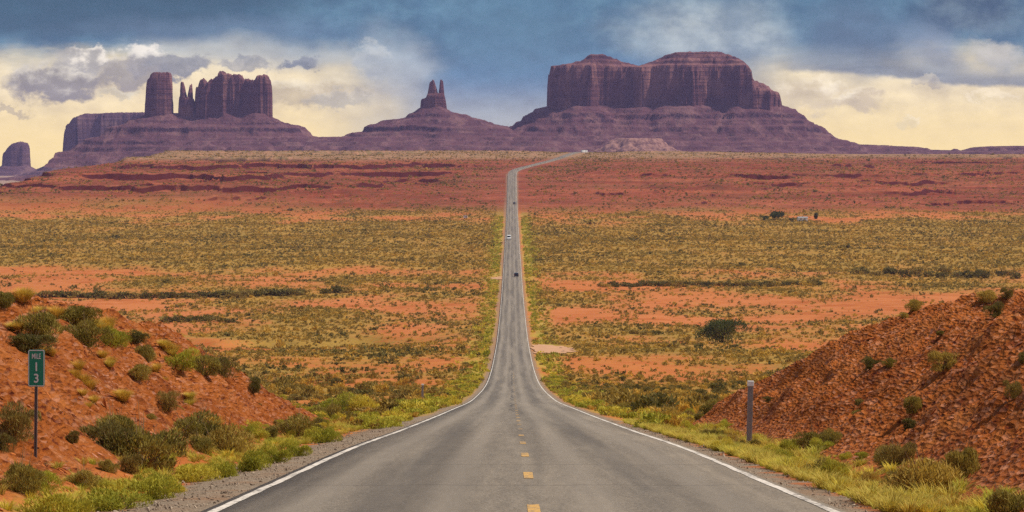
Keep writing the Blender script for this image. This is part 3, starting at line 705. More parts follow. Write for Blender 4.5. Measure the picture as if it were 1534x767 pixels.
cliff('rock_spire', castle, 7500, SP2, [(277, 146), (280, 142), (282.5, 128), (285, 125.5), (287, 127), (289, 140)], 185, 0.8, 243, fl=0.22, taper=0.16, jag=3.5)
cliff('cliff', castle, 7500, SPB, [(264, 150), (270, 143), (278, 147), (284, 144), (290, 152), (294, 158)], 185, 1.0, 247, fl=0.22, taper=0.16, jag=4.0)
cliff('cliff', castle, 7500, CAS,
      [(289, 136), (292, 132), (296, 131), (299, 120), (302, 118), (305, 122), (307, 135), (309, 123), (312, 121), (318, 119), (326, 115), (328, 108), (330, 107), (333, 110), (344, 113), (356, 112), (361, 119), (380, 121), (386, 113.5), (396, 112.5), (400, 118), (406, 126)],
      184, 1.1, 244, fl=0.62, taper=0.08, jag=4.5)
talus(castle, 7500, [PIL, CAS, [(262, 10), (292, 14), (292, 60), (258, 40)]], [(-25, 166), (0, 170), (14, 177), (36, 185), (70, 190.5), (84, 202), (112, 205), (170, 224), (320, 250)], (90, 620), (-330, 400), 3.4, 250, gully=0.7)

# farther, bluer ones
fmesa = formation('mesa', 'distant bluish flat mesa with sheer fluted cliffs, half hidden behind the rock pillar', 'mesa', 9800, 160)
FM = [(91, 60), (97, 10), (118, 0), (140, 16), (165, 6), (190, 22), (225, 8), (262, 26), (310, 20), (345, 120), (330, 420), (200, 480), (100, 300)]
cliff('cliff', fmesa, 9800, FM, [(88, 196), (93, 190), (103, 185), (108, 177), (125, 171), (170, 169), (218, 168.5), (300, 171), (350, 176)], 236, 3.0, 260, M_FARC, fl=0.9)
talus(fmesa, 9800, [FM], [(-30, 228), (0, 232), (30, 242), (60, 251), (85, 256), (160, 268)], (-20, 460), (-200, 260), 5.0, 262, M_FARC, gully=0.6)
sb = formation('butte', 'smallest butte, a far blue stump alone at the edge of the plain', 'butte', 10500, 20)
SB = [(2, 20), (8, 4), (20, 0), (34, 4), (41, 18), (38, 90), (20, 110), (4, 90)]
cliff('cliff', sb, 10500, SB, [(-2, 238), (3, 230), (8, 225), (15, 217), (27, 212.5), (36, 215), (40, 226), (44, 240)], 250, 2.4, 270, M_FARC, fl=0.5)
talus(sb, 10500, [SB], [(-20, 244), (0, 247), (20, 253), (40, 257), (90, 266)], (-70, 120), (-110, 200), 5.0, 272, M_FARC, gully=0.4)

# the low benches the buttes stand on
def benches():
    sk = [(-600, 262), (0, 264), (60, 261), (120, 250), (165, 234), (200, 219), (250, 208), (300, 205), (470, 205.5), (512, 205), (560, 202), (760, 200), (800, 196), (1000, 196), (1180, 204), (1250, 210), (1290, 216), (1330, 218.5), (1400, 222), (1440, 222.5), (1480, 219.5), (1540, 218.5), (1600, 220), (2200, 224)]
    Dc = 8000; k = K(Dc)
    def fun(X, D):
        px = X / D * F + 767
        top = (220 - np.interp(px + 6 * pn(X / 60.0, D / 80.0, 281), *zip(*sk))) * k
        zb = np.interp(px, [0, 120, 220, 320], [-84, -70, -40, -26])
        t = (D - 6650 + 120 * fbm(X / 260.0, D / 260.0, 3, 282)) / 900.0
        z = zb + (top - zb) * np.interp(t, [0, 0.35, 0.8, 1.0, 1.3, 2.2], [0, 0.45, 0.9, 1, 1, 0.2])
        z = z - 4 * (ridged(X / 60.0, D / 110.0, 3, 283) - 0.6) * sm(t, 0.05, 0.5) * (1 - sm(t, 0.8, 1.0))
        z = bedstep(z, 11.0, 0.75, 0.2 * fbm(X / 200.0, D / 200.0, 2, 284)) + 0.9 * fbm(X / 16.0, D / 16.0, 3, 285)
        return np.where(t < 0, zb - 4, z), t > -0.15
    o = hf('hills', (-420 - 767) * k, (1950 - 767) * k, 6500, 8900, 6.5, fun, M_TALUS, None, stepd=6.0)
    tag(o, kind='structure')
benches()
def pale_mound():
    c = ((955 - 767) * 6900 / F, 6900)
    def fun(X, D):
        r = np.sqrt(((X - c[0]) / 92.0) ** 2 + ((D - c[1]) / 110.0) ** 2) + 0.12 * fbm(X / 26.0, D / 26.0, 3, 290)
        z = -14 + 31 * np.minimum(1, 1.9 * np.clip(1 - r, 0, 1)) + 1.6 * fbm(X / 8.0, D / 8.0, 3, 291)
        return np.where(r > 1, -26, z), r < 1.08
    m_, nt, b = new_mat('pale_scree', 0.95, 0.05)
    P = nt.new('ShaderNodeNewGeometry').outputs['Position']
    nt.put(b.inputs['Base Color'], nt.mix(nt.rng(nt.noise(P, 0.09, 5, 0.7), 0.42, 0.62), (0.30, 0.165, 0.130), (0.13, 0.065, 0.06)))
    tag(hf('hills', c[0] - 105, c[0] + 105, c[1] - 125, c[1] + 125, 2.6, fun, m_, None), kind='structure')
pale_mound()

# ------------------------------------------------------------------ air
def haze():
    bm = bmesh.new()
    x0, x1, y0, y1, z0, z1 = -15500, 15500, -120, 15600, -135, 262
    bmesh.ops.create_cube(bm, size=1.0, matrix=Matrix.Translation(((x0 + x1) / 2, (y0 + y1) / 2, (z0 + z1) / 2)) @ Matrix.Diagonal((x1 - x0, y1 - y0, z1 - z0, 1)))
    m_ = bpy.data.materials.new('haze_air'); m_.use_nodes = True; t = m_.node_tree; t.nodes.clear()
    v = t.nodes.new('ShaderNodeVolumePrincipled'); v.inputs['Color'].default_value = (0.56, 0.50, 0.96, 1); v.inputs['Density'].default_value = 2.6e-5
    v.inputs['Anisotropy'].default_value = 0.0
    m_.cycles.homogeneous_volume = True; m_.cycles.volume_sampling = 'DISTANCE'
    o = t.nodes.new('ShaderNodeOutputMaterial'); t.links.new(v.outputs[0], o.inputs['Volume'])
    tag(link('haze', bm_mesh('haze', bm), m_), kind='stuff')
haze()

# ------------------------------------------------------------------ plants
def blades_mesh(name, nb, w, h, blen, bw, mats, up=0.5, stems=10, flat=0.0, lump=0.25, seed=0, ground_skirt=0.24, grass=False, nl=8, spread=0.24, lobe=(0.15, 0.36)):
    """a dome of thin leaf blades on a few woody stems; unit width about w, height h"""
    r = np.random.default_rng(seed)
    V_ = []; T = []; tint = []; mi = []
    # lobes make the outline uneven
    lob = np.stack([np.clip(r.normal(0, spread, nl), -.36, .36) * w, np.clip(r.normal(0, spread, nl), -.34, .34) * w, r.uniform(0.18, 0.58, nl) * h], -1)
    lr = r.uniform(lobe[0], lobe[1], nl)
    n_ = nb
    if grass:
        ang = r.uniform(0, 2 * np.pi, n_); rad = np.sqrt(r.uniform(0, 1, n_)) * w * 0.22
        base = np.stack([np.cos(ang) * rad, np.sin(ang) * rad, np.zeros(n_)], -1)
        lean = r.uniform(0.05, 0.75, n_); a2 = ang + r.normal(0, 0.5, n_)
        dirs = np.stack([np.cos(a2) * lean, np.sin(a2) * lean, np.ones(n_)], -1)
        dirs /= np.linalg.norm(dirs, axis=1)[:, None]
        L = r.uniform(0.55, 1.05, n_) * h
        mid = base + dirs * L[:, None] * 0.55
        tip = mid + (dirs + np.stack([np.cos(a2) * lean * 0.9, np.sin(a2) * lean * 0.9, -0.25 * np.ones(n_)], -1)) * L[:, None] * 0.42
        side = np.stack([-np.sin(a2), np.cos(a2), np.zeros(n_)], -1) * (bw * 0.5)
        k = 5 * np.arange(n_)
        V_ = np.stack([base - side, base + side, mid - side * 0.8, mid + side * 0.8, tip], 1).reshape(-1, 3)
        T = np.concatenate([np.stack([k, k + 1, k + 3], -1), np.stack([k, k + 3, k + 2], -1), np.stack([k + 2, k + 3, k + 4], -1)])
        tint = np.repeat(r.uniform(0, 1, n_), 5)
        me = mesh_np(name, V_, None, T, attrs=dict(tint=tint))
        for m_ in mats[:1]: me.materials.append(m_)
        return me
    pick = r.integers(0, nl, n_)
    dv = r.normal(0, 1, (n_, 3)); dv /= np.linalg.norm(dv, axis=1)[:, None]; dv[:, 2] = np.where(dv[:, 2] < -0.35, -dv[:, 2], dv[:, 2])
    rr = lr[pick] * r.uniform(0.45, 1.0, n_) ** 0.6
    p = lob[pick] + dv * np.stack([rr * w, rr * w, rr * h * 1.05], -1)
    sk = r.uniform(0, 1, n_) < ground_skirt
    p[sk, :2] *= 0.85; p[sk, 2] = r.uniform(0.0, 0.3, sk.sum()) * h
    p[:, 2] = np.clip(p[:, 2], 0.01 * h, None)
    out = p - np.array([0, 0, -0.15 * h]); out /= np.linalg.norm(out, axis=1)[:, None] + 1e-6
    dirs = out * (1 - up) + np.array([0, 0, up]) + r.normal(0, 0.33, (n_, 3)); dirs /= np.linalg.norm(dirs, axis=1)[:, None]
    side = np.cross(dirs, r.normal(0, 1, (n_, 3))); side /= np.linalg.norm(side, axis=1)[:, None] + 1e-6
    L = blen * r.uniform(0.5, 1.3, n_) * np.where(r.uniform(0, 1, n_) < 0.08, 1.9, 1.0); wd = bw * r.uniform(0.6, 1.3, n_)
    b0 = p - dirs * L[:, None] * 0.5; tip = p + dirs * L[:, None] * 0.5; mid = p
    V_ = np.stack([b0, mid - side * wd[:, None] * 0.5, tip, mid + side * wd[:, None] * 0.5], 1).reshape(-1, 3)
    k = 4 * np.arange(n_)
    Q = np.stack([k, k + 1, k + 2, k + 3], -1)
    tint = np.repeat(np.clip(r.normal(0.5, 0.28, n_) + 0.25 * (pick % 3 - 1), 0, 1), 4)
    mi = [0] * n_
    # stems
    Vs_ = []; Ts = []
    o0 = len(V_)
    for j in range(stems):
        e = lob[j % nl] + r.normal(0, 0.08, 3) * w; e[2] = abs(e[2])
        if j >= 10: e = e * r.uniform(1.15, 1.7) + np.array([0, 0, 0.22 * h])
        r0 = (0.018 if j < 10 else 0.010) * w; tp = np.array([0.0, 0.0, 0.0]) + r.normal(0, 0.03, 3) * w; tp[2] = -0.04 * h
        for q in range(3):
            a_ = 2 * math.pi * q / 3; o_ = np.array([math.cos(a_), math.sin(a_), 0]) * r0
            Vs_ += [tp + o_, e + o_ * 0.3]
        b_ = o0 + 6 * j
        for q in range(3):
            x0 = b_ + 2 * q; x1 = b_ + 2 * ((q + 1) % 3); Ts.append((x0, x1, x1 + 1, x0 + 1))
    if stems:
        V_ = np.concatenate([V_, np.array(Vs_)]); Q = np.concatenate([Q, np.array(Ts)]); mi += [1] * len(Ts); tint = np.concatenate([tint, np.full(len(Vs_), 0.4)])
    me = mesh_np(name, V_, Q, None, attrs=dict(tint=tint), mat_idx=mi)
    for m_ in mats: me.materials.append(m_)
    return me
PROTO = {
    'sage': [blades_mesh('sage_bush', 4200, 1.0, 1.0, 0.13, 0.018, [M_SAGE, M_TWIG], 0.55, 34, seed=s_) for s_ in range(5)],
    'dark': [blades_mesh('dark_bush', 3800, 1.0, 1.0, 0.12, 0.02, [M_DARK, M_TWIG], 0.5, 30, seed=10 + s_) for s_ in range(5)],
    'green': [blades_mesh('green_bush', 4200, 1.0, 1.0, 0.11, 0.018, [M_GREEN, M_WOOD], 0.6, 10, seed=20 + s_) for s_ in range(5)],
    'gold': [blades_mesh('grass_tuft', 420, 1.0, 1.0, 0.3, 0.018, [M_GOLD], grass=True, seed=30 + s_) for s_ in range(3)],
    'mid': [blades_mesh('scrub_bush', 260, 1.0, 1.0, 0.26, 0.075, [M_SCRUB, M_WOOD], 0.5, 5, seed=40 + s_) for s_ in range(3)],
    'middark': [blades_mesh('scrub_bush', 260, 1.0, 1.0, 0.24, 0.08, [M_DARK, M_WOOD], 0.45, 5, seed=50 + s_) for s_ in range(3)],
    'midgreen': [blades_mesh('scrub_bush', 260, 1.0, 1.0, 0.22, 0.075, [M_GREEN, M_WOOD], 0.55, 5, seed=60 + s_) for s_ in range(3)],
}
def zq(x, d): return float(ground(np.array([x]), np.array([d]))[0])
GROUPS = {}
def plant(kind, name, p, w, h, label, cat, group=None, sink=0.13):
    me = random.choice(PROTO[kind])
    src = GROUPS.get((name, me.name))
    if src is None:
        o = bpy.data.objects.new(name, me); GROUPS[(name, me.name)] = o
    else:
        o = src.copy()
        for k_ in list(o.keys()): del o[k_]
    COL.objects.link(o)
    o.location = (p[0], p[1], p[2] - sink * h); o.scale = (w, w * random.uniform(0.85, 1.1), h); o.rotation_euler = (random.uniform(-.08, .08), random.uniform(-.08, .08), random.uniform(0, 6.28))
    tag(o, label, cat, group)
    return o
# (column, base row, width px, height px, kind, label)
LB = 'on the red left bank'
HERO = [
 (60, 507, 60, 44, 'sage', 'big round sage shrub high on the left bank behind the mile sign'),
 (111, 488, 58, 28, 'sage', 'olive sage shrub on the crest of the left bank above the mile sign'),
 (130, 517, 46, 36, 'sage', 'upright sage shrub below the crest of the left bank, right of the mile sign'),
 (168, 517, 36, 30, 'green', 'yellow-green shrub beside the upright sage on the left bank crest'),
 (43, 527, 52, 26, 'dark', 'dark low shrub directly behind the green mile sign panel'),
 (8, 460, 34, 24, 'sage', 'sage shrub at the top left end of the bank skyline'),
 (205, 513, 24, 18, 'dark', 'small dark shrub beside golden grass on the left bank skyline'),
 (222, 540, 28, 24, 'sage', 'sage shrub halfway down the skyline of the left bank'),
 (210, 568, 32, 22, 'sage', 'thin brownish shrub in the middle of the left bank face'),
 (268, 550, 40, 30, 'green', 'yellow-green shrub on the descending skyline of the left bank'),
 (302, 560, 46, 28, 'sage', 'olive shrub low on the descending skyline of the left bank'),
 (332, 562, 42, 36, 'dark', 'dark dense shrub near the low end of the left bank skyline'),
 (379, 586, 22, 22, 'dark', 'small dark shrub where the left bank runs out into the plain'),
 (251, 612, 26, 26, 'dark', 'small dark round shrub alone on the bare face of the left bank'),
 (176, 668, 70, 52, 'sage', 'tallest olive shrub of the big clump at the foot of the left bank'),
 (212, 700, 84, 62, 'sage', 'wide olive shrub at the front of the big clump on the left bank'),
 (160, 672, 52, 40, 'dark', 'dark shrub at the left side of the big clump on the left bank'),
 (236, 694, 50, 46, 'dark', 'dark shrub at the right side of the big clump on the left bank'),
 (192, 708, 32, 32, 'dark', 'little dark shrub tucked below the big clump on the left bank'),
 (290, 660, 70, 44, 'sage', 'olive shrub right of the big clump, midway along the foot of the left bank'),
 (333, 680, 66, 46, 'sage', 'rounded olive shrub at the foot of the left bank above the green verge'),
 (300, 676, 46, 26, 'sage', 'low brown shrub in front of the two rounded olive shrubs on the left bank'),
 (20, 655, 56, 48, 'dark', 'dark shrub on the bank at the left of the mile sign post'),
 (2, 680, 26, 30, 'dark', 'dark shrub cut by the left edge below the mile sign'),
 (30, 737, 56, 46, 'sage', 'pale sage shrub just below the foot of the mile sign post'),
 (108, 664, 18, 18, 'dark', 'tiny dark shrub right of the mile sign post'),
 (128, 730, 44, 28, 'sage', 'brownish low shrub on the bank between sign post and green verge'),
 (96, 775, 70, 46, 'green', 'bright green round shrub in the lower left corner of the verge'),
 (180, 764, 74, 36, 'green', 'low green shrub second from the corner along the left verge'),
 (229, 749, 66, 40, 'green', 'large yellow-green shrub at the edge of the left gravel shoulder'),
 (266, 738, 36, 26, 'green', 'small dark green shrub behind the large yellow-green one on the left verge'),
 (292, 722, 66, 34, 'green', 'wide yellow-green shrub in the middle of the left verge row'),
 (331, 716, 42, 34, 'green', 'upright green shrub in the middle of the left verge row'),
 (372, 706, 56, 38, 'green', 'bushy yellow-green shrub where the left gravel shoulder narrows'),
 (412, 694, 36, 34, 'green', 'yellow shrub beside the left gravel shoulder'),
 (443, 684, 34, 28, 'green', 'round green shrub jutting onto the left gravel shoulder'),
 (481, 664, 44, 28, 'green', 'rounded light green shrub at the far end of the left verge row'),
 (440, 658, 60, 38, 'sage', 'dark olive shrub behind the far end of the left verge row'),
 (577, 640, 62, 22, 'green', 'long low green shrub by the bend of the left road edge'),
 (500, 620, 44, 32, 'green', 'bright green shrub at the left end of the plain below the bank'),
 (537, 620, 52, 34, 'green', 'tall bright green shrub out on the plain left of the road'),
 (417, 578, 22, 13, 'dark', 'small black-green bush alone on orange ground left of the road'),
 (990, 637, 58, 32, 'sage', 'wide olive shrub among yellow grass right of the road'),
 (933, 618, 30, 17, 'sage', 'small olive shrub further along the right verge'),
 (1079, 676, 28, 22, 'green', 'small green shrub at the right road edge before the marker post'),
 (1218, 668, 36, 24, 'sage', 'olive shrub at the foot of the right bank beyond the marker post'),
 (1341, 698, 46, 42, 'dark', 'dark upright shrub at the left of the big right bank clump'),
 (1395, 742, 116, 66, 'sage', 'largest dark olive shrub at the foot of the right bank'),
 (1438, 718, 66, 58, 'sage', 'tall shrub on the upper right side of the largest one'),
 (1360, 738, 60, 40, 'sage', 'low shrub leaning on the left of the largest right bank shrub'),
 (1370, 618, 24, 24, 'sage', 'small shrub in the middle of the right bank face'),
 (1415, 556, 38, 28, 'sage', 'sage shrub beside pale rock high on the right bank'),
 (1305, 552, 24, 18, 'dark', 'little dark shrub on the upper left face of the right bank'),
 (1332, 552, 16, 13, 'sage', 'tiny shrub next to the little dark one on the right bank'),
 (1520, 597, 24, 26, 'dark', 'dark round shrub at the right edge of the bank face'),
 (1492, 473, 24, 20, 'dark', 'dark round shrub near the top of the right bank'),
 (1484, 451, 28, 18, 'sage', 'sage shrub on the skyline of the right bank'),
 (1508, 450, 16, 14, 'dark', 'small dark shrub on the skyline at the right end of the bank'),
 (1369, 463, 22, 16, 'sage', 'pale shrub just beyond the skyline of the right bank'),
 (1512, 770, 62, 44, 'sage', 'olive shrub in the lower right corner of the bank'),
 (1530, 547, 16, 16, 'dark', 'dark shrub cut by the right edge, high on the bank'),
]
for px, py, w_, h_, kd, lb in HERO:
    p, s_ = at(px, py, True)
    plant(kd, 'shrub', p, w_ * 1.25 / s_, h_ * 1.3 / s_, lb, 'shrub')
GOLD = [(38, 458, 28, 20), (88, 473, 26, 18), (161, 490, 24, 18), (202, 503, 30, 18), (20, 498, 22, 14), (120, 560, 20, 18), (128, 572, 24, 18), (180, 600, 26, 16), (258, 532, 18, 14), (247, 528, 18, 15), (145, 492, 18, 14), (60, 462, 24, 16), (186, 518, 16, 14), (282, 600, 20, 13), (318, 640, 22, 14), (130, 600, 18, 12), (76, 530, 18, 13), (240, 560, 16, 12), (160, 540, 18, 14)]
for px, py, w_, h_ in GOLD:
    p, s_ = at(px, py, True)
    for k_ in range(3):
        q = (p.x + random.uniform(-.12, .12), p.y + random.uniform(-.3, .3)); 
        plant('gold', 'grass_tuft', (q[0], q[1], zq(*q)), w_ * 1.1 / s_, h_ * 1.15 / s_, 'golden dry grass tuft on the red left bank', 'grass tuft', 'golden grass tufts on the left bank', 0.0)

# smaller shrubs along the verges and over the near plain: the nearest are things of their own
cnt = 0
def try_shrub(x, d, kinds, w0, w1, label, group, hk=(0.6, 0.9)):
    global cnt
    if abs(x / d * F) > 790: return
    w_ = random.uniform(w0, w1)
    plant(random.choice(kinds), 'shrub', (x, d, zq(x, d)), w_, w_ * random.uniform(*hk), label, 'shrub', group); cnt += 1
for i in range(46):
    d = random.uniform(44, 150); x = -random.uniform(5.7, 6.9) - max(0, d - 95) * 0.02
    try_shrub(x, d, ['green', 'green', 'sage'], 0.3, 0.65, 'small yellow-green shrub in the row along the left road verge', 'small shrubs along the left verge')
for i in range(60):
    d = random.uniform(52, 170); x = random.uniform(5.0, 6.6) + max(0, d - 95) * 0.02
    try_shrub(x, d, ['green', 'green', 'sage'], 0.25, 0.6, 'small yellow-green shrub in the row along the right road verge', 'small shrubs along the right verge')
for i in range(34):
    side = random.choice((-1, 1)); d = random.uniform(50, 120); x = side * random.uniform(7.2, 13)
    lb = 'scattered small dry shrub on the face of the %s bank' % ('left' if side < 0 else 'right')
    try_shrub(x, d, ['sage', 'dark'], 0.2, 0.42, lb, 'small dry shrubs on the %s bank' % ('left' if side < 0 else 'right'))
k_ = 0
while k_ < 95:
    d = math.sqrt(random.uniform(118 ** 2, 260 ** 2)); x = random.uniform(-0.155, 0.155) * d
    if abs(x) < 6.5 or random.random() > 0.9: continue
    side = 'left' if x < 0 else 'right'
    near_road = abs(x) < 13
    try_shrub(x, d, ['green', 'green', 'sage'] if near_road else ['sage', 'dark', 'mid', 'green'], 0.5, 1.25,
              'desert shrub on the orange plain just beyond the %s bank' % side, 'desert shrubs beyond the %s bank' % side)
    k_ += 1

# dark thicket lines in the valley, one bush at a time
def bush_line(cols, rows, n_, hpx, label, group, jit=2.0, kinds=('middark',), wk=(1.3, 2.2)):
    for i in range(n_):
        t = (i + random.uniform(0.1, 0.9)) / n_
        px = cols[0] + (cols[1] - cols[0]) * t; py = np.interp(px, np.linspace(cols[0], cols[1], len(rows)), rows) + random.uniform(-jit, jit) * 0.5
        p, s_ = at(px, py)
        h_ = random.uniform(0.65, 1.1) * hpx / s_
        plant(random.choice(kinds), 'thicket_bush', p, h_ * random.uniform(*wk), h_, label, 'bush', group)
bush_line((60, 450), (445, 447, 447, 445, 442), 46, 16, 'dark bush in the long thicket line across the left of the valley', 'dark bushes of the left thicket line')
bush_line((895, 1235), (430, 428, 429, 427), 40, 12, 'dark olive bush in the thicket line right of the road', 'bushes of the right thicket line', kinds=('middark', 'middark', 'mid'))
bush_line((1272, 1534), (413, 413, 414, 416), 17, 19, 'dark round bush in the thicket at the far right of the valley', 'bushes of the far right thicket', jit=5, wk=(1.0, 1.7))
bush_line((240, 345), (484, 481, 482), 9, 15, 'dark bush of the loose cluster on pale ground left of the road', 'bushes of the loose left cluster', jit=3)
bush_line((610, 690), (434, 433), 7, 7, 'low dark bush in the faint row near the left of the road', 'low bushes near the left of the road')
p, s_ = at(505, 439)
for dx_ in (-14, 0, 13):
    q = (p.x + dx_ / s_, p.y + random.uniform(-3, 3)); plant('middark', 'thicket_bush', (q[0], q[1], zq(*q)), 26 / s_, (17 - abs(dx_) * .35) / s_, 'dark bush in the short clump beyond the left thicket line', 'bush', 'bushes of the short clump')
p, s_ = at(970, 502)
for dx_ in (-18, -4, 12):
    q = (p.x + dx_ / s_, p.y + random.uniform(-3, 3)); plant('middark', 'thicket_bush', (q[0], q[1], zq(*q)), 24 / s_, 11 / s_, 'low dark bush in the flat clump left of the big lone tree', 'bush', 'bushes of the flat clump')

# trees
def make_tree(p, w, h, label, nb=1500, tall=False, seed=1, kind_mat=None):
    root = empty('tree', p); tag(root, label, 'tree')
    bm = bmesh.new()
    add_cyl(bm, (0, 0, -0.2), (0.04 * w, 0, h * 0.45), 0.045 * h, 0.025 * h, 8)
    for j in range(6):
        a_ = j * 1.05 + seed; add_cyl(bm, (0, 0, h * (0.12 + 0.05 * j)), (math.cos(a_) * w * 0.3, math.sin(a_) * w * 0.3, h * (0.45 + 0.07 * j)), 0.02 * h, 0.008 * h, 6)
    link('trunk', bm_mesh('trunk', bm), M_WOOD, root)
    me = blades_mesh('crown', nb, w, h, 0.10 * h * (4200 / nb) ** 0.35, 0.035 * h * (4200 / nb) ** 0.45, [kind_mat or M_TREE], 0.35, 0, seed=seed, ground_skirt=0.10, nl=16, spread=0.13, lobe=(0.24, 0.36))
    link('crown', me, None, root)
p, s_ = at(1082, 515); make_tree(p, 70 / s_, 42 / s_, 'big round dark tree standing alone on the plain right of the road', 4200, seed=3)
p, s_ = at(1164, 329); make_tree(p, 24 / s_, 16 / s_, 'rounded green tree beside the small homestead across the valley', 500, seed=5)
p, s_ = at(1145, 330); make_tree(p, 16 / s_, 9 / s_, 'low dark tree left of the rounded homestead tree', 400, seed=6)
p, s_ = at(1222.5, 328); make_tree(p, 7 / s_, 12 / s_, 'narrow upright dark tree right of the white homestead shed', 400, seed=7)
for px, py, w_, h_, lb in ((1186, 331, 18, 7, 'low dark bush just left of the white homestead shed'), (1362, 331, 7, 5, 'tiny dark bush alone on the pink flat right of the homestead'), (1520, 328, 9, 4, 'tiny dark bush at the far right edge of the pink flat')):
    p, s_ = at(px, py); plant('middark', 'thicket_bush', p, w_ / s_, h_ / s_, lb, 'bush')

# ------------------------------------------------------------------ scattered ground cover (uncountable)
LIB = {}
def clear(x, d):
    k_ = np.ones(np.shape(x), bool)
    for cx, cd, w_, l_ in CLEAR: k_ &= ~((np.abs(x - cx) < w_ * 0.56) & (np.abs(d - cd) < l_ * 0.56))
    return k_
def scatter(name, meshes, pts, scl, rot, pick):
    pts = np.asarray(pts); ok_ = clear(pts[:, 0], pts[:, 1])
    pts = pts[ok_]; scl = np.asarray(scl)[ok_]; rot = np.asarray(rot)[ok_]; pick = np.asarray(pick)[ok_]
    lib = bpy.data.collections.new(name + '_source')
    for j, me in enumerate(meshes):
        lib.objects.link(bpy.data.objects.new('%s_source_%02d' % (name, j), me))
    me = bpy.data.meshes.new(name); me.vertices.add(len(pts)); me.vertices.foreach_set('co', np.asarray(pts, np.float32).ravel()); me.update()
    for k, v in (('scl', scl), ('rot', rot)):
        a = me.attributes.new(k, 'FLOAT_VECTOR', 'POINT'); a.data.foreach_set('vector', np.asarray(v, np.float32).ravel())
    a = me.attributes.new('pick', 'INT', 'POINT'); a.data.foreach_set('value', np.asarray(pick, np.int32))
    o = bpy.data.objects.new(name, me); COL.objects.link(o); tag(o, kind='stuff')
    ng = bpy.data.node_groups.new(name, 'GeometryNodeTree')
    ng.interface.new_socket('Geometry', in_out='INPUT', socket_type='NodeSocketGeometry')
    ng.interface.new_socket('Geometry', in_out='OUTPUT', socket_type='NodeSocketGeometry')
    N = ng.nodes; L = ng.links
    gi = N.new('NodeGroupInput'); go = N.new('NodeGroupOutput'); ip = N.new('GeometryNodeInstanceOnPoints'); ci = N.new('GeometryNodeCollectionInfo')
    ci.inputs['Collection'].default_value = lib; ci.inputs['Separate Children'].default_value = True; ci.inputs['Reset Children'].default_value = True
    def na(nm, ty):
        q = N.new('GeometryNodeInputNamedAttribute'); q.data_type = ty; q.inputs['Name'].default_value = nm; return q.outputs['Attribute']
    L.new(gi.outputs[0], ip.inputs['Points']); L.new(ci.outputs[0], ip.inputs['Instance']); ip.inputs['Pick Instance'].default_value = True
    L.new(na('pick', 'INT'), ip.inputs['Instance Index'])
    e2r = N.new('FunctionNodeEulerToRotation'); L.new(na('rot', 'FLOAT_VECTOR'), e2r.inputs[0]); L.new(e2r.outputs[0], ip.inputs['Rotation'])
    L.new(na('scl', 'FLOAT_VECTOR'), ip.inputs['Scale']); L.new(ip.outputs[0], go.inputs[0])
    md = o.modifiers.new('scatter', 'NODES'); md.node_group = ng
    return o
def lowclump(seed, mats, nb=26, bl=0.5, bw=0.28):
    return blades_mesh('scrub_clump', nb, 1.0, 1.0, bl, bw, mats, 0.4, 0, seed=seed, ground_skirt=0.3)
def fan_points(n_, d0, d1, umax=0.17):
    d = np.sqrt(rng.uniform(d0 ** 2, d1 ** 2, n_)); u = rng.uniform(-umax, umax, n_)
    return u * d, d
def scrub_layer(n_, d0, d1, meshes, size, dark_frac=0.35, name='scrub'):
    x, d = fan_points(n_, d0, d1); a = np.abs(x - road_x(d) - ROADX)
    ok = (rng.uniform(0, 1, n_) < dens(x, d, a) ** 1.6) & (a > 5.6 + 0.0022 * d)
    x = x[ok]; d = d[ok]; z = ground(x, d)
    w_ = size * np.exp(rng.normal(0, 0.38, len(x))); h_ = w_ * rng.uniform(0.5, 0.85, len(x))
    dk = (rng.uniform(0, 1, len(x)) + 0.6 * fbm(x / 45.0, d / 90.0, 2, 66)) < dark_frac
    half = len(meshes) // 2
    pick = np.where(dk, half + rng.integers(0, half, len(x)), rng.integers(0, half, len(x)))
    scatter(name, meshes, np.stack([x, d, z - 0.05], -1), np.stack([w_, w_, h_], -1), np.stack([0 * x, 0 * x, rng.uniform(0, 6.28, len(x))], -1), pick)
    return len(x)
near_set = PROTO['mid'] + PROTO['middark']
n1 = scrub_layer(9000, 150, 520, near_set, 0.85, 0.36)
far_set = [lowclump(70 + j, [M_SCRUB], 34, 0.42, 0.24) for j in range(3)] + [lowclump(80 + j, [M_DARK], 34, 0.42, 0.24) for j in range(3)]
n2 = scrub_layer(70000, 520, 1350, far_set, 0.85, 0.15)
n3 = scrub_layer(95000, 1350, 2300, far_set, 0.95, 0.08)
n4 = scrub_layer(90000, 2300, 4250, far_set, 1.1, 0.45)
# rows of green growth fed by the road's run-off
def verge_layer(n_, d0, d1, meshes, size):
    d = np.sqrt(rng.uniform(d0 ** 2, d1 ** 2, n_)); sd_ = rng.choice([-1, 1], n_)
    a = 4.55 + 0.0006 * d + np.abs(rng.normal(0, 1, n_)) * (1.9 + 0.0007 * d); x = sd_ * a
    kp = rng.uniform(0, 1, n_) < np.clip(0.62 + 1.0 * fbm(x / 9.0, d / 40.0, 3, 170), 0, 1); x = x[kp]; d = d[kp]; n_ = len(x)
    z = ground(x, d); w_ = size * np.exp(rng.normal(0, 0.35, n_))
    scatter('roadside_weeds', meshes, np.stack([x, d, z - 0.04], -1), np.stack([w_, w_, w_ * 0.7], -1), np.stack([0 * x, 0 * x, rng.uniform(0, 6.28, n_)], -1), rng.integers(0, len(meshes), n_))
verge_layer(2600, 118, 520, PROTO['midgreen'] + PROTO['mid'][:1], 0.62)
gclump = [lowclump(90 + j, [M_GREEN], 34, 0.42, 0.24) for j in range(3)]
verge_layer(6500, 520, 2200, gclump + [far_set[0]], 0.85)
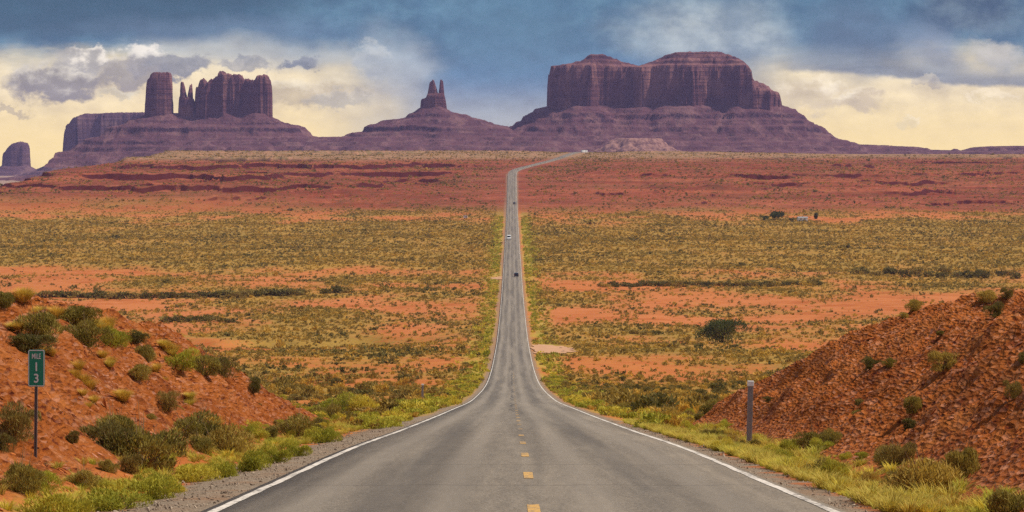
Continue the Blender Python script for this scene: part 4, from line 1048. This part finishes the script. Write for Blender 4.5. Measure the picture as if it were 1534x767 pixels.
# fine grass on the near verges
def verge_grass():
    n_ = 9500
    d = rng.uniform(40, 135, n_); right = rng.uniform(0, 1, n_) < 0.72
    x = np.where(right, 4.45 + np.minimum(np.abs(rng.normal(0, 0.75, n_)), 1.9), -5.55 - np.minimum(np.abs(rng.normal(0, 0.6, n_)), 1.4))
    keep = rng.uniform(0, 1, n_) < np.clip(0.36 + 1.2 * fbm(x / 1.1, d / 2.6, 3, 150), 0, 1)
    x = x[keep]; d = d[keep]; right = right[keep]; n_ = len(x)
    z = ground(x, d); h_ = rng.uniform(0.07, 0.30, n_) * np.where(right, 1.0, 0.8) * (1 + 0.5 * pn(x / 1.5, d / 3.0, 151))
    gp = np.where(rng.uniform(0, 1, n_) + 0.8 * pn(x / 1.6, d / 4.0, 152) < 0.34, 2, rng.integers(0, 2, n_))
    ms = [blades_mesh('verge_tuft', 60, 1.0, 1.0, 0.3, 0.035, [M_YGRASS if j < 2 else M_GREEN], grass=True, seed=130 + j) for j in range(3)]
    scatter('grass', ms, np.stack([x, d, z - 0.01], -1), np.stack([h_ * 1.6, h_ * 1.6, h_], -1), np.stack([0 * x, 0 * x, rng.uniform(0, 6.28, n_)], -1), gp)
verge_grass()
# broken rock on the banks
def rock_mesh(seed, mat):
    r = np.random.default_rng(seed); bm = bmesh.new(); bmesh.ops.create_icosphere(bm, subdivisions=2, radius=0.5)
    nrm = r.normal(0, 1, (9, 3)); nrm /= np.linalg.norm(nrm, axis=1)[:, None]; off = r.uniform(0.22, 0.42, 9)
    for v in bm.verts:
        c = np.array(v.co)
        for q, f_ in zip(nrm, off):
            t = c @ q
            if t > f_: c = c - q * (t - f_)
        v.co = Vector(c * np.array([1.0, 0.75, 0.5]))
    me = bm_mesh('rock', bm); me.materials.append(mat); return me
def rock_mat(name, c1, c2):
    m_, nt, b = new_mat(name, 0.92, 0.08)
    r = nt.new('ShaderNodeObjectInfo').outputs['Random']; P = nt.new('ShaderNodeNewGeometry').outputs['Position']
    nt.put(b.inputs['Base Color'], nt.mix(nt.m('ADD', nt.m('MULTIPLY', r, 0.7), nt.m('MULTIPLY', nt.noise(P, 7.0, 4), 0.4), clamp=True), c1, c2)); return m_
M_R1 = rock_mat('red_shale_rock', (0.23, 0.058, 0.014), (0.56, 0.180, 0.050)); M_R2 = rock_mat('pink_shale_rock', (0.40, 0.135, 0.065), (0.66, 0.34, 0.21))
def rubble():
    n_ = 95000
    d = rng.uniform(40, 150, n_); sd_ = rng.choice([-1, 1], n_); a = rng.uniform(6.0, 19, n_); x = sd_ * a
    bh = bank_h(a, d, sd_); cl_ = fbm(x / 2.2, d / 4.0, 3, 140)
    ok = (bh > 0.12) & (rng.uniform(0, 1, n_) < 0.30 + 0.9 * cl_) & (np.abs(x / d) < 0.165)
    x = x[ok]; d = d[ok]; sd_ = sd_[ok]; m_ = len(x); z = ground(x, d)
    s_ = 0.034 * np.exp(rng.normal(0, 0.60, m_)); s_ = np.clip(s_, 0.018, 0.20)
    ms = [rock_mesh(j, M_R1) for j in range(5)] + [rock_mesh(10 + j, M_R2) for j in range(2)]
    pk = np.where(rng.uniform(0, 1, m_) < 0.72, rng.integers(0, 5, m_), rng.integers(5, 7, m_))
    rot = np.stack([rng.normal(0, 0.35, m_), sd_ * -0.55 + rng.normal(0, 0.35, m_), rng.normal(0.0, 0.38, m_)], -1)
    scatter('rubble', ms, np.stack([x, d, z + s_ * 0.05], -1), np.stack([s_ * 2.3, s_ * 0.9, s_ * 0.75], -1), rot, pk)
rubble()
def gravel():
    n_ = 14000
    d = 40 + 100 * rng.uniform(0, 1, n_) ** 1.4; left = rng.uniform(0, 1, n_) < 0.7
    x = np.where(left, -rng.uniform(3.85, 5.7, n_), rng.uniform(3.83, 4.8, n_))
    keep = rng.uniform(0, 1, n_) < 0.5 + fbm(x / 0.7, d / 1.6, 3, 160); x = x[keep]; d = d[keep]; m_ = len(x)
    s_ = np.clip(0.022 * np.exp(rng.normal(0, 0.5, m_)), 0.01, 0.09)
    ms = [rock_mesh(20 + j, M_R3) for j in range(4)]
    scatter('gravel', ms, np.stack([x, d, ground(x, d) + 0.2 * s_], -1), np.stack([s_ * 1.4, s_, s_], -1), rng.uniform(0, 6.28, (m_, 3)), rng.integers(0, 4, m_))
M_R3 = rock_mat('grey_gravel', (0.14, 0.10, 0.07), (0.48, 0.38, 0.28))
gravel()

# ------------------------------------------------------------------ mile sign
M_SIGN = flat_mat('green_sign_sheeting', (0.010, 0.26, 0.155), 0.45, 0.4, 0.12, 9.0)
M_SWHITE = flat_mat('white_sign_sheeting', (0.80, 0.82, 0.78), 0.45, 0.4, 0.06, 9.0)
M_POST = flat_mat('galvanised_post', (0.17, 0.145, 0.13), 0.6, 0.4, 0.3, 12.0)
def rounded_plate(w, h, r, t, inner=None):
    bm = bmesh.new()
    def ring(w, h, r):
        pts = []
        for cx, cz, a0 in ((w / 2 - r, h / 2 - r, 0), (-w / 2 + r, h / 2 - r, 90), (-w / 2 + r, -h / 2 + r, 180), (w / 2 - r, -h / 2 + r, 270)):
            for k in range(7): a_ = R(a0 + 15 * k); pts.append((cx + r * math.cos(a_), cz + r * math.sin(a_)))
        return pts
    o_ = ring(w, h, r); nn = len(o_)
    f0 = [bm.verts.new((x, 0, z)) for x, z in o_]; b0 = [bm.verts.new((x, t, z)) for x, z in o_]
    for k in range(nn): bm.faces.new((f0[k], b0[k], b0[(k + 1) % nn], f0[(k + 1) % nn]))
    if inner is None:
        bm.faces.new(f0[::-1]); bm.faces.new(b0)
    else:
        i_ = ring(w - 2 * inner, h - 2 * inner, max(r - inner, 0.004))
        f1 = [bm.verts.new((x, 0, z)) for x, z in i_]; b1 = [bm.verts.new((x, t, z)) for x, z in i_]
        for k in range(nn):
            j = (k + 1) % nn
            bm.faces.new((f0[j], f1[j], f1[k], f0[k])); bm.faces.new((b0[k], b1[k], b1[j], b0[j])); bm.faces.new((f1[k], f1[j], b1[j], b1[k]))
    bmesh.ops.recalc_face_normals(bm, faces=bm.faces)
    return bm
def text_mesh(s_, size, sx=1.0, bold=0.0):
    cu = bpy.data.curves.new('lettering', 'FONT'); cu.body = s_; cu.size = size; cu.align_x = 'CENTER'; cu.align_y = 'CENTER'; cu.extrude = 0.001; cu.offset = bold
    o = bpy.data.objects.new('lettering', cu); COL.objects.link(o); bpy.context.view_layer.update()
    me = bpy.data.meshes.new_from_object(o.evaluated_get(bpy.context.evaluated_depsgraph_get()))
    bpy.data.objects.remove(o); bpy.data.curves.remove(cu)
    me.transform(Matrix.Diagonal((sx, 1, 1, 1))); return me
def mile_sign():
    p, s_ = at(52.5, 686)
    root = empty('mile_marker', p, R(-3)); tag(root, 'green MILE 13 marker sign on a thin metal post below the left bank', 'road sign')
    H = 161 / s_; pw = 25.5 / s_; ph = 55.5 / s_; zc = H - ph / 2; px_off = 2.0 / s_
    bm = bmesh.new()
    pr = [(-0.024, 0.012), (-0.024, -0.008), (-0.010, -0.008), (-0.006, 0.010), (0.006, 0.010), (0.010, -0.008), (0.024, -0.008), (0.024, 0.012)]
    lo = [bm.verts.new((x * 1.0, y + 0.016, -0.25)) for x, y in pr]; hi = [bm.verts.new((x + px_off, y + 0.016, H - 0.03)) for x, y in pr]
    for k in range(8): bm.faces.new((lo[k], lo[(k + 1) % 8], hi[(k + 1) % 8], hi[k]))
    bm.faces.new(hi)
    bmesh.ops.recalc_face_normals(bm, faces=bm.faces)
    link('post', bm_mesh('post', bm), M_POST, root)
    panel = link('sign_panel', bm_mesh('sign_panel', rounded_plate(pw, ph, 0.03, 0.004)), M_SIGN, root, (px_off, 0, zc))
    link('border', bm_mesh('border', rounded_plate(pw - 0.012, ph - 0.012, 0.026, 0.002, 0.013)), M_SWHITE, panel, (0, -0.004, 0))
    for txt, sz, sx, zz, bd in (('MILE', 0.115, 0.62, ph * 0.315, 0.0012), ('1', 0.19, 0.95, ph * 0.025, 0.003), ('3', 0.19, 0.95, -ph * 0.285, 0.003)):
        link('lettering', text_mesh(txt, sz, sx, bd), M_SWHITE, panel, (0, -0.005, zz), (R(90), 0, 0))
    bm = bmesh.new()
    for zz in (ph * 0.46, -ph * 0.46): add_cyl(bm, (0, -0.008, zz), (0, 0.0, zz), 0.008, seg=8)
    link('bolt', bm_mesh('bolt', bm), M_POST, panel)
mile_sign()
def marker_post(px, py, hpx, wpx, label):
    p, s_ = at(px, py); H = hpx / s_; w_ = wpx / s_
    root = empty('marker_post', p, R(4)); tag(root, label, 'post')
    bm = bmesh.new(); add_box(bm, (0, 0, H / 2 - 0.15 - 0.05), (w_, w_ * 0.45, H + 0.2), bevel=0.008)
    bm.verts.ensure_lookup_table()
    link('post', bm_mesh('post', bm), M_POST2, root, rot=(0, R(1.5), 0))
    bm = bmesh.new(); add_box(bm, (0, 0, H - 0.06), (w_ * 1.2, w_ * 0.6, 0.13), bevel=0.01)
    link('reflector', bm_mesh('reflector', bm), M_SWHITE, root, rot=(0, R(1.5), 0))
M_POST2 = flat_mat('weathered_grey_post', (0.24, 0.23, 0.22), 0.7, 0.3, 0.25, 8.0)
marker_post(1122, 670, 99, 8.0, 'grey marker post with white reflective top standing at the right road edge')
marker_post(632.5, 604, 29, 3.2, 'thin distant marker post in the green verge left of the road')

# ------------------------------------------------------------------ vehicles
M_GLASS = flat_mat('dark_car_glass', (0.02, 0.025, 0.03), 0.1, 0.6, 0.1)
M_TYRE = flat_mat('tyre_rubber', (0.02, 0.02, 0.02), 0.85, 0.2, 0.1)
M_RIM = flat_mat('wheel_alloy', (0.45, 0.45, 0.46), 0.35, 0.6, 0.1)
M_RED = flat_mat('red_lamp', (0.40, 0.015, 0.012), 0.3, 0.5, 0.1)
M_LAMP = flat_mat('clear_lamp', (0.75, 0.75, 0.72), 0.25, 0.5, 0.1)
M_BLACKPAINT = flat_mat('black_car_paint', (0.016, 0.017, 0.021), 0.3, 0.5, 0.1)
M_WHITEPAINT = flat_mat('white_car_paint', (0.80, 0.80, 0.78), 0.4, 0.5, 0.04)
M_GREYPAINT = flat_mat('grey_car_paint', (0.11, 0.11, 0.12), 0.35, 0.5, 0.1)
def profile_solid(pts, w, taper=0.0, zt=0.0, bev=0.03):
    bm = bmesh.new()
    L_ = [bm.verts.new((-(w / 2 - (taper if z > zt else 0)), y, z)) for y, z in pts]
    R_ = [bm.verts.new(((w / 2 - (taper if z > zt else 0)), y, z)) for y, z in pts]
    nn = len(pts)
    for k in range(nn): bm.faces.new((L_[k], L_[(k + 1) % nn], R_[(k + 1) % nn], R_[k]))
    bm.faces.new(L_[::-1]); bm.faces.new(R_)
    bmesh.ops.recalc_face_normals(bm, faces=bm.faces)
    bmesh.ops.bevel(bm, geom=list(bm.edges), offset=bev, segments=2, affect='EDGES')
    return bm
def vehicle(name, p, rz, slope, paint, label, cat, van=False):
    root = empty(name, p, rz); root.rotation_euler = (slope, 0, rz); tag(root, label, cat)
    if van:
        W_, L_, H_ = 2.05, 5.9, 2.55
        body = [(-2.9, .38), (-2.9, 1.05), (-2.75, 1.25), (-2.15, 1.35), (-1.45, 2.40), (-1.1, H_), (2.85, H_), (2.95, 2.3), (2.95, .38)]
        glass_f = [(-2.12, 1.45), (-1.50, 2.34), (-1.40, 2.34), (-2.0, 1.45)]
        wheels = (-1.95, 1.85); wr = .36
        bm = profile_solid(body, W_, 0.10, 1.3, 0.06)
        link('body', bm_mesh('body', bm), paint, root)
        bm = profile_solid([(y - .03, z) for y, z in glass_f], W_ * 0.86, 0.06, 2.0, 0.01); link('windscreen', bm_mesh('windscreen', bm), M_GLASS, root)
        for sx in (-1, 1):
            bm = bmesh.new(); add_box(bm, (sx * (W_ / 2 - 0.085), -1.0, 1.8), (0.06, 0.9, 0.6), bevel=0.02); link('side_window', bm_mesh('side_window', bm), M_GLASS, root)
        fy, ry, lz = -2.92, 2.96, 0.85
    else:
        W_, L_, H_ = 1.84, 4.6, 1.62
        body = [(-2.25, .32), (-2.3, .62), (-2.2, .86), (-1.25, 1.0), (-.9, 1.02), (1.9, 1.04), (2.22, 1.0), (2.28, .6), (2.22, .32)]
        cab = [(-1.15, .98), (-.35, 1.55), (.1, H_), (1.35, H_ - .03), (1.95, 1.45), (2.18, 1.0)]
        wheels = (-1.4, 1.4); wr = .34
        link('body', bm_mesh('body', profile_solid(body, W_, 0.03, 0.9, 0.07)), paint, root)
        link('roof', bm_mesh('roof', profile_solid(cab, W_ - .06, 0.20, 1.2, 0.05)), paint, root)
        link('windscreen', bm_mesh('windscreen', profile_solid([(-1.02, 1.08), (-.42, 1.50), (-.36, 1.50), (-.93, 1.08)], W_ - .22, 0.10, 1.3, 0.008)), M_GLASS, root)
        link('rear_window', bm_mesh('rear_window', profile_solid([(2.14, 1.10), (2.00, 1.42), (1.93, 1.42), (2.06, 1.10)], W_ - .30, 0.06, 1.3, 0.008)), M_GLASS, root)
        for sx in (-1, 1):
            bm = bmesh.new(); add_box(bm, (sx * (W_ / 2 - 0.10), 0.4, 1.27), (0.09, 2.0, 0.34), Matrix.Rotation(-sx * 0.30, 3, 'Y'), bevel=0.02); link('side_window', bm_mesh('side_window', bm), M_GLASS, root)
        fy, ry, lz = -2.29, 2.26, 0.78
    for sx in (-1, 1):
        bm = bmesh.new(); add_box(bm, (sx * (W_ / 2 - .28), fy + .03, lz), (.36, .1, .18), bevel=0.03); link('headlight', bm_mesh('headlight', bm), M_LAMP, root)
        bm = bmesh.new(); add_box(bm, (sx * (W_ / 2 - .20), ry - .02, lz + .08), (.24, .1, .24), bevel=0.03); link('tail_light', bm_mesh('tail_light', bm), M_RED, root)
        for wy in wheels:
            x0 = sx * (W_ / 2 - .20)
            wobj = empty('wheel', (x0, wy, wr)); wobj.parent = root
            bm = bmesh.new(); add_cyl(bm, (-.11, 0, 0), (.11, 0, 0), wr, seg=20); bmesh.ops.bevel(bm, geom=[e for e in bm.edges if len(e.link_faces) == 2 and e.calc_face_angle(0) > 1.0], offset=.03, segments=2, affect='EDGES')
            link('tyre', bm_mesh('tyre', bm), M_TYRE, wobj)
            bm = bmesh.new(); add_cyl(bm, (sx * .09, 0, 0), (sx * .125, 0, 0), wr * .62, wr * .55, seg=14); link('rim', bm_mesh('rim', bm), M_RIM, wobj)
    return root
def on_road(off, d, up=0.012): return (float(road_x(d)) + ROADX + off, d, float(road_z(d)) + up)
def road_slope(d): return math.atan2(float(road_z(d + 5) - road_z(d - 5)), 10.0)
vehicle('car', on_road(1.55, 1310), math.pi, -road_slope(1310), M_BLACKPAINT, 'dark car driving away in the right lane at the valley bottom', 'car')
vehicle('van', on_road(-1.75, 1775), 0, road_slope(1775), M_WHITEPAINT, 'white van coming down the left lane farther up the road', 'van', True)
vehicle('car', on_road(1.5, 2420), math.pi, -road_slope(2420), M_GREYPAINT, 'tiny grey car climbing the far slope in the right lane', 'car')

# trailers and sheds
M_TRIM = flat_mat('grey_trim', (0.25, 0.25, 0.25), 0.6, 0.3)
def trailer(px, d, L_, H_, label, rz=0.0, name='trailer', cat='trailer', back=0):
    x = (px - 767) / F * d; z = float(ground(np.array([x]), np.array([d]))[0])
    root = empty(name, (x, d, z), rz); tag(root, label, cat)
    w_ = H_ * 0.85
    bm = bmesh.new(); add_box(bm, (0, 0, 0.45 + (H_ - .45) / 2), (L_, w_, H_ - .45), bevel=0.12); link('body', bm_mesh('body', bm), M_WHITEPAINT, root)
    bm = bmesh.new(); add_box(bm, (0, 0, H_ + .05), (L_ * 1.02, w_ * 1.04, .09), bevel=0.03); link('roof', bm_mesh('roof', bm), M_TRIM, root)
    for k in (-0.3, 0.02, 0.3):
        bm = bmesh.new(); add_box(bm, (k * L_, -w_ / 2 - .01, H_ * .66), (L_ * .13, .05, H_ * .2), bevel=0.015); link('window', bm_mesh('window', bm), M_GLASS, root)
    bm = bmesh.new(); add_box(bm, (0.17 * L_, -w_ / 2 - .01, .5 + H_ * .34), (.7, .05, H_ * .62), bevel=0.015); link('door', bm_mesh('door', bm), M_TRIM, root)
    for k in (-0.25, 0.25):
        for sy in (-1, 1):
            bm = bmesh.new(); add_cyl(bm, (k * L_, sy * w_ * .42 - .1, .34), (k * L_, sy * w_ * .42 + .1, .34), .34, seg=14); link('wheel', bm_mesh('wheel', bm), M_TYRE, root)
trailer(875, 4170, 9.5, 3.3, 'long white trailer parked on the crest where the road disappears', R(48))
p, s_ = at(697, 327.5); trailer(697, p.y, 2.6, 1.9, 'small white trailer alone on the pink flat left of the road')
def shed():
    p, s_ = at(1202, 331.5)
    root = empty('shed', p, R(8)); tag(root, 'little white shed with low roof at the homestead across the valley', 'shed')
    bm = bmesh.new(); add_box(bm, (0, 0, 1.0), (6.0, 3.4, 2.2), bevel=0.04); link('wall', bm_mesh('wall', bm), M_WHITEPAINT, root)
    bm = profile_solid([(-2.0, 2.05), (0, 2.75), (2.0, 2.05), (2.0, 2.15), (0, 2.9), (-2.0, 2.15)], 6.6, bev=0.01); link('roof', bm_mesh('roof', bm), M_TRIM, root)
    bm = bmesh.new(); add_box(bm, (1.2, -1.72, 0.95), (0.9, 0.06, 1.9), bevel=0.01); link('door', bm_mesh('door', bm), M_TRIM, root)
    bm = bmesh.new(); add_box(bm, (-1.3, -1.72, 1.35), (0.9, 0.06, 0.7), bevel=0.01); link('window', bm_mesh('window', bm), M_GLASS, root)
shed()
print('scrub', n1, n2, n3, 'small shrubs', cnt)
